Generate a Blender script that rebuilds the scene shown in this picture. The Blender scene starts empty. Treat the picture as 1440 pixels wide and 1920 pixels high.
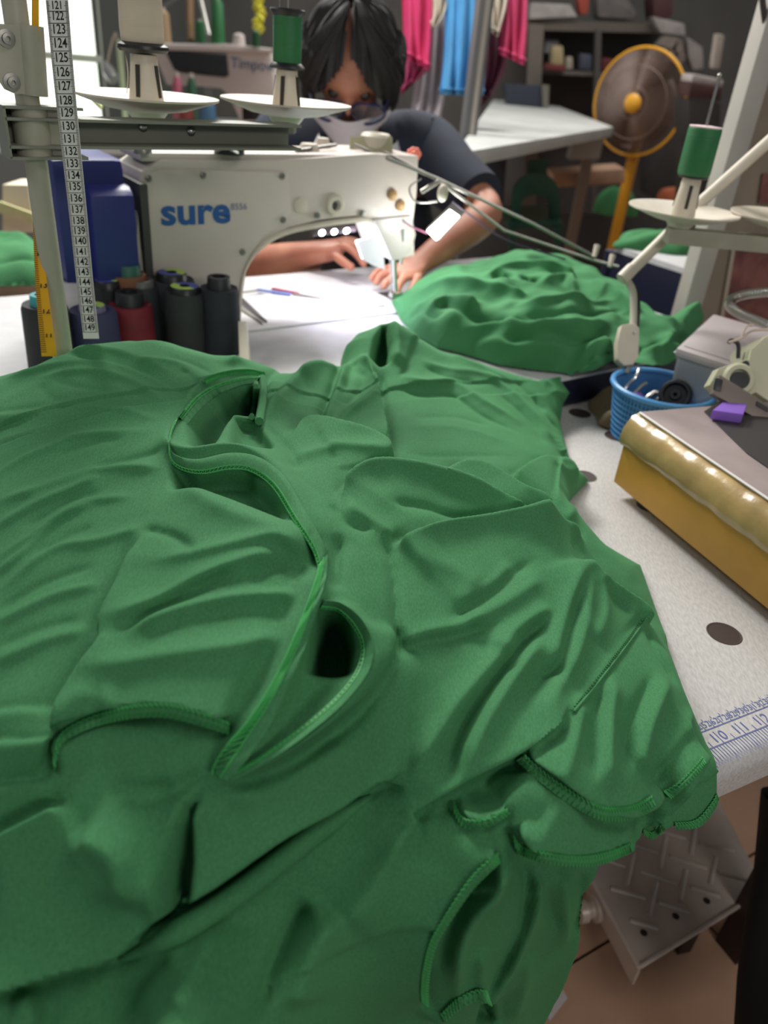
import bpy, bmesh, math, random
import numpy as np
from mathutils import Vector, Matrix
random.seed(4); rng = np.random.RandomState(7)
sc = bpy.context.scene
COL = sc.collection
# ---------------------------------------------------------------- camera
W, H, F = 1440, 1920, 1443.0
PITCH, ROLL, ZC = math.radians(31), math.radians(5.5), 1.21
fwd = np.array([0, math.cos(PITCH), -math.sin(PITCH)])
_r0 = np.array([1., 0, 0]); _d0 = np.array([0, -math.sin(PITCH), -math.cos(PITCH)])
ix = math.cos(ROLL)*_r0 - math.sin(ROLL)*_d0
iy = math.sin(ROLL)*_r0 + math.cos(ROLL)*_d0
CP = np.array([0, 0, ZC])
cam = bpy.data.cameras.new('camera'); cam_o = bpy.data.objects.new('camera', cam); COL.objects.link(cam_o)
cam.sensor_fit = 'HORIZONTAL'; cam.sensor_width = 24.0; cam.lens = 24.0*F/W
cam.clip_start = 0.02; cam.clip_end = 60
cam_o.matrix_world = Matrix([[ix[0], -iy[0], -fwd[0], CP[0]], [ix[1], -iy[1], -fwd[1], CP[1]], [ix[2], -iy[2], -fwd[2], CP[2]], [0, 0, 0, 1]])
cam.dof.use_dof = True; cam.dof.focus_distance = 0.62; cam.dof.aperture_fstop = 5.0
sc.camera = cam_o
# ---------------------------------------------------------------- world, exposure, lamps of the room and added fill lights
w = bpy.data.worlds.new('world'); sc.world = w; w.use_nodes = True
w.node_tree.nodes['Background'].inputs[0].default_value = (0.86, 0.93, 1.0, 1)
w.node_tree.nodes['Background'].inputs[1].default_value = 0.16
sc.view_settings.view_transform = 'Standard'; sc.view_settings.look = 'None'
sc.view_settings.gamma = 1; sc.view_settings.use_curve_mapping = False
sc.view_settings.exposure = 0.05
def area_light(name, loc, target, sx, sy, energy, col=(1, 1, 1)):
    l = bpy.data.lights.new(name, 'AREA'); l.shape = 'RECTANGLE'; l.size = sx; l.size_y = sy; l.energy = energy; l.color = col
    o = bpy.data.objects.new(name, l); COL.objects.link(o); o.location = loc
    d = Vector(target)-Vector(loc); o.rotation_euler = d.to_track_quat('-Z', 'Y').to_euler(); return o
area_light('ceiling_or_fill_light', (-0.7, 2.2, 2.3), (-0.1, 0.7, .8), .9, .3, 52, (1, .98, .93))
area_light('ceiling_or_fill_light', (1.1, 3.4, 2.6), (0.9, 3.0, .8), 1.3, .3, 12, (1, .96, .9))
area_light('ceiling_or_fill_light', (0.9, 0.5, 2.4), (0.6, 0.7, .8), 1.0, .3, 5, (1, .95, .9))
area_light('ceiling_or_fill_light', (0.1, 3.3, 2.6), (0.0, 2.9, .6), 1.4, .3, 32, (1, .97, .94))  # unseen fill, added to lift the rear machine and background
area_light('ceiling_or_fill_light', (-1.3, 0.2, 2.3), (0.3, 0.8, .8), 1.0, .3, 5, (1, .97, .94))  # unseen fill, added at left front to brighten viewer-facing sides
area_light('ceiling_or_fill_light', (1.2, -1.3, 1.9), (.5, .75, 0), .9, .3, 13, (1, .95, .9))  # fill added behind the camera to light the floor under the table
area_light('window_daylight', (-2.3, 4.6, 1.5), (-0.5, 1.5, .9), 1.2, 1.2, 15, (.93, 1, .95))

# ---------------------------------------------------------------- helpers
def ray(x, y): return fwd + ix*((x-W/2)/F) + iy*((y-H/2)/F)
def PZ(x, y, z):
    r = ray(x, y); return CP + r*((z-ZC)/r[2])
def PD(x, y, d): return CP + ray(x, y)*d
def PH(x, y, D):
    r = ray(x, y); return CP + r*(D/math.hypot(r[0], r[1]))
def PP(x, y, p0, n):
    r = ray(x, y); n = np.array(n, float); return CP + r*(((np.array(p0)-CP)@n)/(r@n))
def frame(deg):
    t = math.radians(deg); return np.array([math.cos(t), math.sin(t), 0]), np.array([-math.sin(t), math.cos(t), 0])
Z = np.array([0, 0, 1.])
def lin(c):
    c = c/255.0; return c/12.92 if c <= .04045 else ((c+.055)/1.055)**2.4
def rgb(r, g, b): return (lin(r), lin(g), lin(b), 1)
MATS = {}
def mat(name, col, rough=.5, metal=0, bump=0, bscale=200, var=0, vscale=8, emit=0, spec=.5, sheen=0, col2=None, trans=0, aniso=None):
    if name in MATS: return MATS[name]
    m = bpy.data.materials.new(name); m.use_nodes = True; nt = m.node_tree; b = nt.nodes['Principled BSDF']
    b.inputs['Base Color'].default_value = rgb(*col); b.inputs['Roughness'].default_value = rough; b.inputs['Metallic'].default_value = metal
    b.inputs['Specular IOR Level'].default_value = spec
    if sheen: b.inputs['Sheen Weight'].default_value = sheen; b.inputs['Sheen Roughness'].default_value = .5
    if trans: b.inputs['Transmission Weight'].default_value = trans
    if emit:
        b.inputs['Emission Color'].default_value = rgb(*col); b.inputs['Emission Strength'].default_value = emit
    if bump or var:
        tc = nt.nodes.new('ShaderNodeTexCoord')
        mp = nt.nodes.new('ShaderNodeMapping'); nt.links.new(tc.outputs['Object'], mp.inputs[0])
        if aniso: mp.inputs['Scale'].default_value = aniso
    if bump:
        n = nt.nodes.new('ShaderNodeTexNoise'); n.inputs['Scale'].default_value = bscale; n.inputs['Detail'].default_value = 3
        nt.links.new(mp.outputs[0], n.inputs[0])
        bp = nt.nodes.new('ShaderNodeBump'); bp.inputs['Strength'].default_value = bump; bp.inputs['Distance'].default_value = .001
        nt.links.new(n.outputs[0], bp.inputs['Height']); nt.links.new(bp.outputs[0], b.inputs['Normal'])
    if var:
        n = nt.nodes.new('ShaderNodeTexNoise'); n.inputs['Scale'].default_value = vscale; n.inputs['Detail'].default_value = 5
        nt.links.new(mp.outputs[0], n.inputs[0])
        rp = nt.nodes.new('ShaderNodeValToRGB'); c2 = col2 or tuple(max(0, c*(1-var)) for c in col)
        rp.color_ramp.elements[0].position = .35; rp.color_ramp.elements[1].position = .65
        rp.color_ramp.elements[0].color = rgb(*c2); rp.color_ramp.elements[1].color = rgb(*col)
        nt.links.new(n.outputs[0], rp.inputs[0]); nt.links.new(rp.outputs[0], b.inputs['Base Color'])
    MATS[name] = m; return m
class MB:
    def __init__(s): s.v = []; s.f = []
    def add(s, vs, fs):
        o = len(s.v); s.v += [tuple(map(float, p)) for p in vs]; s.f += [tuple(i+o for i in f) for f in fs]; return s
    def box(s, c, A, B, C):      # centre and three half-axis vectors
        c, A, B, C = map(np.array, (c, A, B, C))
        vs = [c+i*A+j*B+k*C for k in (-1, 1) for j in (-1, 1) for i in (-1, 1)]
        return s.add(vs, [(0, 2, 3, 1), (4, 5, 7, 6), (0, 1, 5, 4), (2, 6, 7, 3), (0, 4, 6, 2), (1, 3, 7, 5)])
    def prism(s, pts, off):      # closed planar outline extruded by off
        n = len(pts); off = np.array(off); P = [np.array(p) for p in pts]
        vs = P+[p+off for p in P]
        return s.add(vs, [tuple(range(n-1, -1, -1)), tuple(range(n, 2*n))]+[(i, (i+1) % n, n+(i+1) % n, n+i) for i in range(n)])
    def tube(s, path, rad, seg=10, cap=True, flat=None):
        P = [np.array(p, float) for p in path]; n = len(P)
        R = rad if hasattr(rad, '__len__') else [rad]*n
        up = np.array([.13, .21, .97]); rows = []
        prevN = None
        for i in range(n):
            t = P[min(i+1, n-1)]-P[max(i-1, 0)]; t = t/(np.linalg.norm(t)+1e-12)
            if prevN is None:
                a = np.cross(t, up)
                if np.linalg.norm(a) < .1: a = np.cross(t, [1, 0, 0])
            else: a = prevN - t*(prevN@t)
            a /= np.linalg.norm(a)+1e-12; prevN = a; b = np.cross(t, a)
            rows.append([P[i]+R[i]*(math.cos(q)*a+math.sin(q)*b) for q in [2*math.pi*k/seg for k in range(seg)]])
        vs = [p for r in rows for p in r]; fs = []
        for i in range(n-1):
            for k in range(seg):
                k2 = (k+1) % seg; fs.append((i*seg+k, i*seg+k2, (i+1)*seg+k2, (i+1)*seg+k))
        if cap: fs += [tuple(range(seg-1, -1, -1)), tuple((n-1)*seg+k for k in range(seg))]
        return s.add(vs, fs)
    def lathe(s, base, prof, axis=Z, seg=28, cap=True, sx=1):     # prof: (r, h) pairs
        ax = np.array(axis, float); ax /= np.linalg.norm(ax); a = np.cross(ax, [0, 1, .01]); a /= np.linalg.norm(a); b = np.cross(ax, a)
        base = np.array(base); vs = []; fs = []; n = len(prof)
        for r, h in prof:
            for k in range(seg):
                q = 2*math.pi*k/seg; vs.append(base+ax*h+r*(sx*math.cos(q)*a+math.sin(q)*b))
        for i in range(n-1):
            for k in range(seg):
                k2 = (k+1) % seg; fs.append((i*seg+k, i*seg+k2, (i+1)*seg+k2, (i+1)*seg+k))
        if cap: fs += [tuple(range(seg-1, -1, -1)), tuple((n-1)*seg+k for k in range(seg))]
        return s.add(vs, fs)
    def loft(s, rows, closed=False):
        n = len(rows[0]); vs = [p for r in rows for p in r]; fs = []
        for i in range(len(rows)-1):
            for k in range(n if closed else n-1):
                k2 = (k+1) % n; fs.append((i*n+k, i*n+k2, (i+1)*n+k2, (i+1)*n+k))
        return s.add(vs, fs)
    def ball(s, c, r, A=None, seg=14, rings=9):
        c = np.array(c); r = np.array(r if hasattr(r, '__len__') else [r]*3); M = np.eye(3) if A is None else np.array(A)
        vs = []; fs = []
        for i in range(rings+1):
            th = math.pi*i/rings
            for k in range(seg):
                q = 2*math.pi*k/seg
                vs.append(c+M.T@(r*np.array([math.sin(th)*math.cos(q), math.sin(th)*math.sin(q), math.cos(th)])))
        for i in range(rings):
            for k in range(seg):
                k2 = (k+1) % seg; fs.append((i*seg+k, (i+1)*seg+k, (i+1)*seg+k2, i*seg+k2))
        return s.add(vs, fs)
def cr(pts, n=8):
    P = [np.array(p, float) for p in pts]; out = []
    if len(P) < 3: n_ = n; return [P[0]+(P[1]-P[0])*i/n_ for i in range(n_+1)]
    Q = [2*P[0]-P[1]]+P+[2*P[-1]-P[-2]]
    for i in range(1, len(Q)-2):
        for j in range(n):
            t = j/n; a, b, c, d = Q[i-1:i+3]
            out.append(.5*((2*b)+(-a+c)*t+(2*a-5*b+4*c-d)*t*t+(-a+3*b-3*c+d)*t**3))
    out.append(P[-1]); return out
def obj(name, mb, m, parent=None, smooth=True, bevel=0, angle=40):
    root = parent; off = np.zeros(3)
    while root is not None: off = off+np.array(root.location); root = root.parent
    me = bpy.data.meshes.new(name); me.from_pydata([tuple(np.array(v)-off) for v in mb.v], [], mb.f)
    bm = bmesh.new(); bm.from_mesh(me); bmesh.ops.remove_doubles(bm, verts=bm.verts, dist=1e-6)
    bmesh.ops.recalc_face_normals(bm, faces=bm.faces)
    if bevel:
        es = [e for e in bm.edges if len(e.link_faces) == 2 and e.calc_face_angle(0) > .6]
        bmesh.ops.bevel(bm, geom=es, offset=bevel, segments=2, affect='EDGES', profile=.7)
    bm.to_mesh(me); bm.free()
    if smooth:
        for p in me.polygons: p.use_smooth = True
        try: me.set_sharp_from_angle(angle=math.radians(angle))
        except Exception: pass
    me.materials.append(m)
    o = bpy.data.objects.new(name, me); COL.objects.link(o)
    if parent is not None: o.parent = parent
    return o
def tag(o, label=None, cat=None, group=None, kind=None):
    if label: o['label'] = label
    if cat: o['category'] = cat
    if group: o['group'] = group
    if kind: o['kind'] = kind
    return o
def thing(name, label, cat, loc, group=None):
    o = bpy.data.objects.new(name, None); COL.objects.link(o); o.location = tuple(map(float, loc)); o.empty_display_size = .05
    return tag(o, label, cat, group)
FONT = {}
def text_mesh(body, size, bold=0):
    key = (body, size, bold)
    if key in FONT: return FONT[key]
    c = bpy.data.curves.new('t', 'FONT'); c.body = body; c.size = size; c.align_x = 'CENTER'; c.align_y = 'CENTER'; c.offset = bold; c.resolution_u = 3
    o = bpy.data.objects.new('t', c); COL.objects.link(o)
    me = bpy.data.meshes.new_from_object(o.evaluated_get(bpy.context.evaluated_depsgraph_get()))
    vs = [tuple(v.co) for v in me.vertices]; fs = [tuple(p.vertices) for p in me.polygons]
    bpy.data.objects.remove(o); bpy.data.curves.remove(c); bpy.data.meshes.remove(me)
    FONT[key] = (vs, fs); return FONT[key]
def put_text(mb, body, size, c, X, Y, bold=0, sx=1):
    vs, fs = text_mesh(body, size, bold); c, X, Y = map(np.array, (c, X, Y))
    mb.add([c+X*v[0]*sx+Y*v[1] for v in vs], fs)

# ---------------------------------------------------------------- materials
def fabric(name, c1, c2, stripe=False):
    m = bpy.data.materials.new(name); m.use_nodes = True; nt = m.node_tree; b = nt.nodes['Principled BSDF']
    b.inputs['Roughness'].default_value = .85; b.inputs['Specular IOR Level'].default_value = .2
    b.inputs['Sheen Weight'].default_value = .18; b.inputs['Sheen Roughness'].default_value = .45; b.inputs['Sheen Tint'].default_value = rgb(120, 190, 130)
    tc = nt.nodes.new('ShaderNodeTexCoord'); L = nt.links.new
    n1 = nt.nodes.new('ShaderNodeTexNoise'); n1.inputs['Scale'].default_value = 900; n1.inputs['Detail'].default_value = 2
    mp = nt.nodes.new('ShaderNodeMapping'); mp.inputs['Rotation'].default_value = (0, 0, .5); mp.inputs['Scale'].default_value = (1, .35, 1)
    L(tc.outputs['Object'], mp.inputs[0]); L(mp.outputs[0], n1.inputs[0])
    n2 = nt.nodes.new('ShaderNodeTexNoise'); n2.inputs['Scale'].default_value = 7; n2.inputs['Detail'].default_value = 4; L(tc.outputs['Object'], n2.inputs[0])
    mx = nt.nodes.new('ShaderNodeMath'); mx.operation = 'MULTIPLY_ADD'; mx.inputs[1].default_value = .65; L(n1.outputs[0], mx.inputs[0])
    m2 = nt.nodes.new('ShaderNodeMath'); m2.operation = 'MULTIPLY'; m2.inputs[1].default_value = .35; L(n2.outputs[0], m2.inputs[0]); L(m2.outputs[0], mx.inputs[2])
    rp = nt.nodes.new('ShaderNodeValToRGB'); rp.color_ramp.elements[0].position = .33; rp.color_ramp.elements[1].position = .67
    rp.color_ramp.elements[0].color = rgb(*c1); rp.color_ramp.elements[1].color = rgb(*c2); L(mx.outputs[0], rp.inputs[0]); L(rp.outputs[0], b.inputs['Base Color'])
    bp = nt.nodes.new('ShaderNodeBump'); bp.inputs['Strength'].default_value = .12; bp.inputs['Distance'].default_value = .0004
    L(n1.outputs[0], bp.inputs['Height']); L(bp.outputs[0], b.inputs['Normal'])
    MATS[name] = m; return m
GREEN = fabric('green_jersey', (56, 113, 71), (73, 132, 87))
STITCH = mat('green_thread', (62, 160, 82), .6)
GREENRIB = fabric('green_rib', (56, 114, 70), (74, 134, 88))
CREAM = mat('cream_enamel', (186, 181, 162), .38, bump=.03, bscale=300, var=.05, vscale=12)
CREAM2 = mat('cream_plastic', (205, 196, 178), .45, var=.06, vscale=20)
STANDM = mat('stand_grey_cream', (172, 168, 150), .42, var=.06, vscale=15)
ARMD = mat('stand_olive_grey', (126, 128, 114), .45, var=.05)
MACH = mat('machine_white', (204, 193, 184), .42, bump=.05, bscale=500, var=.04, vscale=6)
BLUE = mat('motor_blue', (38, 44, 112), .38, bump=.06, bscale=350, var=.08, vscale=9)
CHROME = mat('chrome', (190, 190, 190), .22, 1)
STEEL = mat('dull_steel', (150, 148, 142), .38, 1)
BLACKP = mat('black_plastic', (26, 27, 30), .4)
DARKSLOT = mat('dark_slot', (40, 38, 30), .7)
TABLEW = mat('table_white', (205, 203, 205), .4, var=.05, vscale=30)
TABLEN = mat('table_weave', (200, 197, 194), .45, bump=.08, bscale=400, var=.1, vscale=420, aniso=(1, .3, 1))
TABLEN.node_tree.nodes['Mapping'].inputs['Rotation'].default_value = (0, 0, .5)
NAVYE = mat('navy_edge', (24, 27, 52), .5)
BROWNW = mat('dark_brown_wood', (58, 38, 32), .6, var=.3, vscale=20)
GREYW = mat('grey_wall_paint', (104, 102, 98), .8, bump=.1, bscale=60, var=.1, vscale=3)
NAVY = mat('navy_cloth', (36, 42, 58), .9, bump=.2, bscale=300, var=.2, vscale=12)
SKIN = mat('skin', (178, 122, 96), .5, bump=.05, bscale=120, var=.12, vscale=16, col2=(158, 98, 76))
SKIN.node_tree.nodes['Principled BSDF'].inputs['Subsurface Weight'].default_value = .08
HAIR = mat('black_hair', (34, 31, 31), .62, bump=.7, bscale=90, var=.4, vscale=60, aniso=(6, 6, .6))
INK = mat('black_ink', (28, 28, 28), .7)
BLUEINK = mat('blue_ink', (92, 104, 160), .7)
WHITECL = mat('white_cloth', (205, 202, 206), .85, bump=.1, bscale=300, var=.06)
GOLD = mat('amber_board', (196, 146, 56), .5, var=.12, vscale=10)
TAPEB = mat('amber_packing_tape', (190, 160, 104), .24, bump=.5, bscale=70, var=.14, vscale=22, spec=.7)
FANY = mat('fan_yellow', (222, 160, 40), .4)

# ---------------------------------------------------------------- frames of the two tables
UN, VN = frame(29)                 # near table: UN along its front edge, VN away from the viewer
AM, BM_ = frame(37); BM = -BM_     # machine table: AM along the machine, BM toward the viewer
NP = np.array([-.019, 1.478, .80]) # the needle
def ML(a, b, z): return NP*np.array([1, 1, 0])+AM*a+BM*b+Z*z
def NL(u, v, z): return UN*u+VN*v+Z*z
ZN, ZF = .75, .80
# ================================================================ the room
def slab(name, mb, m, parent=None, bevel=0): return obj(name, mb, m, parent, smooth=bool(bevel), bevel=bevel)
fl = obj('floor', MB().box((.6, 2.6, -.06), (3.6, 0, 0), (0, 4.2, 0), (0, 0, .05)), mat('grout', (92, 52, 44), .9), smooth=False); tag(fl, kind='structure')
TILE = mat('floor_tile_glaze', (206, 166, 138), .35, var=.1, vscale=5, col2=(186, 146, 120))
tu, tv = frame(32); t0 = np.array([.408, .72, 0]); tme = None
for i in range(-6, 9):
    for j in range(-3, 13):
        c = t0+tu*(.4*i)+tv*(.4*j+.2)
        if not (-2 < c[0] < 3 and -.6 < c[1] < 4.9): continue
        if tme is None:
            o = obj('floor_tile', MB().box((0, 0, -.005), tu*.1975, tv*.1975, Z*.005), TILE, fl, smooth=True, bevel=.0015); tme = o.data
            tme.transform(Matrix.Translation(Vector(fl.location)))
        else:
            o = bpy.data.objects.new('floor_tile', tme); COL.objects.link(o); o.parent = fl
        o.location = tuple(c)
tag(slab('wall_back', MB().box((.6, 5.3, 1.3), (3.6, 0, 0), (0, .05, 0), (0, 0, 1.35)), GREYW), kind='structure')
# the darker wall stretch behind the right part and the left wall with its window
wl = slab('wall_left', MB().box((-2.35, 4.3, .45), (.04, 0, 0), (0, 1.0, 0), (0, 0, .45)).box((-2.35, 4.3, 2.2), (.04, 0, 0), (0, 1.0, 0), (0, 0, .4)), GREYW)
tag(wl, kind='structure')

# grey cabinet wall behind the left machine
gw = slab('trim_1', MB().box(PD(232, 110, 3.6), (.42, -.1, 0), (.01, .04, 0), (0, 0, .75)), mat('grey_panel_paint', (96, 95, 92), .55, var=.1, vscale=3)); tag(gw, kind='structure')
# window at the far left: a bright pane in its frame
wp = PD(45, 90, 3.5); wn = np.array([.35, -.94, 0]); wa = np.array([.94, .35, 0])
win = obj('window_1', MB().box(wp, wa*.34, wn*.008, Z*.42), mat('bright_pane', (235, 242, 228), .4, emit=1.6), smooth=False); tag(win, kind='structure')
fm = MB()
for s in (-1, 1): fm.box(wp+wa*.35*s, wa*.02, wn*.03, Z*.45)
for z in (-.43, -.02, .43): fm.box(wp+Z*z, wa*.37, wn*.03, Z*.015)
obj('window_frame', fm, mat('pale_frame', (190, 192, 176), .5), win, bevel=.003)

obj('window_sill', MB().box(wp-Z*.50-wn*.05, wa*.42, wn*.10, Z*.05), mat('peach_sill', (236, 208, 184), .6), win, bevel=.004)
# ================================================================ tables
nt_ = thing('sewing_table', 'pale grey woven-look table top with printed blue ruler along its front edge', 'table', NL(.4, .5, 0))
top = MB(); pr = [(.235+.016*(1-math.sin(q)), ZN-.016*(1-math.cos(q))) for q in [math.pi/2*k/5 for k in range(6)]]
prof = [(.95, ZN), (.26, ZN)]+[(.247-.014*math.sin(q), ZN-.014*(1-math.cos(q))) for q in [math.pi/2*k/5 for k in range(6)]]+[(.233, ZN-.034), (.95, ZN-.034)]
top.prism([NL(-.9, v, z) for v, z in prof], UN*2.2)
obj('tabletop', top, TABLEN, nt_, angle=30)
ap = MB().box(NL(.3, .31, ZN-.085), UN*1.1, VN*.012, Z*.05).box(NL(.3, .9, ZN-.085), UN*1.1, VN*.012, Z*.05)
obj('apron', ap, BROWNW, nt_, smooth=False)
bm_ = MB().box(NL(.62, .6, ZN-.10), UN*.03, VN*.3, Z*.04).box(NL(.9, .6, .42), UN*.03, VN*.3, Z*.025).box(NL(.52, .6, ZN-.10), UN*.02, VN*.3, Z*.04)
obj('cross_beam', bm_, BROWNW, nt_, smooth=False)
for u in (-.7, .92):
    for v in (.34, .86):
        obj('leg', MB().box(NL(u, v, .36), UN*.022, VN*.022, Z*.36), BROWNW, nt_, smooth=False)
for q, r in (((1358, 1188), .0165), ((1155, 818), .0165), ((1087, 775), .0165), ((1097, 893), .015)):
    h = PZ(*q, ZN)
    obj('hole_shade_disc', MB().lathe(h+Z*-.002, [(r*.9, 0), (r*.9, .0022), (r, .0026), (r*1.04, .0021)], seg=30), mat('dark_hole', (62, 48, 44), .6), nt_)  # open hole drawn as a flat disc, its inner shade in the colour
# printed ruler (flat print lying on the top)
ru = MB()
vin, vcm = .2495, .2745
o10 = .3830
u10 = float(PZ(1355, 1390, ZN)@UN)
def seg(mb, a, b, wd):
    a, b = np.array(a), np.array(b); t = b-a; t /= np.linalg.norm(t); n = np.cross(Z, t)*wd/2
    mb.add([a-n, b-n, b+n, a+n], [(0, 1, 2, 3)])
zi = ZN+.0004
seg(ru, NL(u10-.3, .2545, zi), NL(u10+.5, .2545, zi), .0009); seg(ru, NL(u10-.3, .2705, zi), NL(u10+.5, .2705, zi), .0009)
for k in range(-40, 120):
    u = u10+k*.0254/8
    if k % 8 == 0: seg(ru, NL(u, .2375, zi-.0003), NL(u, .2675, zi), .0008); 
    else: seg(ru, NL(u, .2375+.0015, zi-.0003), NL(u, .2545+(.006 if k % 4 == 0 else 0), zi), .0006)
for i in range(8, 16):
    u = u10+(i-10)*.0254; put_text(ru, str(i)[:1] if i > 9 else '', .0135, NL(u-.0045, .2612, zi), UN, VN)
    put_text(ru, str(i)[-1], .0135, NL(u+.0055, .2612, zi), UN, VN)
for i in range(18, 42):
    u = u10+(i/2.54-10)*.0254
    seg(ru, NL(u, .2705, zi), NL(u, .2785, zi), .0006); seg(ru, NL(u+.005, .2785, zi), NL(u+.005, .2815, zi), .0005)
    put_text(ru, str(i)[0], .0085, NL(u-.0028, .2755, zi), UN, VN); put_text(ru, str(i)[1], .0085, NL(u+.0028, .2755, zi), UN, VN)
obj('printed_ruler', ru, BLUEINK, nt_, smooth=False)

ft = thing('machine_table', 'white table under the lettered sewing machine with dark navy edge', 'table', ML(-.3, .1, 0))
def MLp(pts, z): return [ML(a, b, z) for a, b in pts]
ft_out = [(-1.25, .445), (.47, .445), (.47, -.22), (-1.25, -.22)]
obj('tabletop', MB().prism(MLp(ft_out, ZF-.004), Z*.004), TABLEW, ft, smooth=False)
obj('edge_band', MB().prism(MLp([(a*1.0, b) for a, b in ft_out], ZF-.045), Z*.041), NAVYE, ft, smooth=False)
for a in (-1.2, .43):
    obj('leg', MB().box(ML(a, .0, .377), AM*.02, BM*.16, Z*.377), NAVYE, ft, smooth=False)
# ================================================================ draped cloth: a sculpted sheet over the tables
def projA(P):
    q = P-CP; d = q@fwd; return W/2+F*(q@ix)/d, H/2+F*(q@iy)/d, d
def inpoly(x, y, poly):
    r = np.zeros(x.shape, bool); n = len(poly)
    for i in range(n):
        x1, y1 = poly[i]; x2, y2 = poly[(i+1) % n]
        if y1 == y2: continue
        c = ((y1 > y) != (y2 > y)) & (x < (x2-x1)*(y-y1)/(y2-y1)+x1)
        r ^= c
    return r
def pdist(S, T, pts, signed=False, taper=None):
    D = np.full(S.shape, 1e9); SG = np.ones(S.shape); U = np.zeros(S.shape); NX = np.zeros(S.shape); NY = np.zeros(S.shape)
    pts = np.array(pts); n = len(pts)
    for i in range(n-1):
        a, b = pts[i], pts[i+1]; t = b-a; L = t@t+1e-14
        k = np.clip(((S-a[0])*t[0]+(T-a[1])*t[1])/L, 0, 1)
        dx = S-a[0]-k*t[0]; dy = T-a[1]-k*t[1]; d = dx*dx+dy*dy
        m = d < D; D = np.where(m, d, D)
        if signed: SG = np.where(m, np.sign(t[0]*dy-t[1]*dx), SG); l = math.sqrt(L); NX = np.where(m, t[1]/l, NX); NY = np.where(m, -t[0]/l, NY)
        U = np.where(m, (i+k)/(n-1), U)
    return (np.sqrt(D), SG, U, NX, NY) if signed else (np.sqrt(D), SG, U)
def vnoise(S, T, sx, sy, ang, seed):
    r = np.random.RandomState(seed); g = r.rand(64, 64)*2-1
    c, s = math.cos(ang), math.sin(ang); x = (S*c+T*s)/sx+17.3; y = (-S*s+T*c)/sy+9.1
    xi = np.floor(x).astype(int); yi = np.floor(y).astype(int); fx = x-xi; fy = y-yi
    fx = fx*fx*fx*(fx*(fx*6-15)+10); fy = fy*fy*fy*(fy*(fy*6-15)+10)
    G = lambda a, b: g[a % 64, b % 64]
    return (G(xi, yi)*(1-fx)+G(xi+1, yi)*fx)*(1-fy)+(G(xi, yi+1)*(1-fx)+G(xi+1, yi+1)*fx)*fy
def pl(s): return [tuple(float(v) for v in q.split(',')) for q in s.split()]
AMP = {'R': 1.5, 'C': 1.5, 'F': 1.5, 'S': 1.6, 'P': 1}
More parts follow.
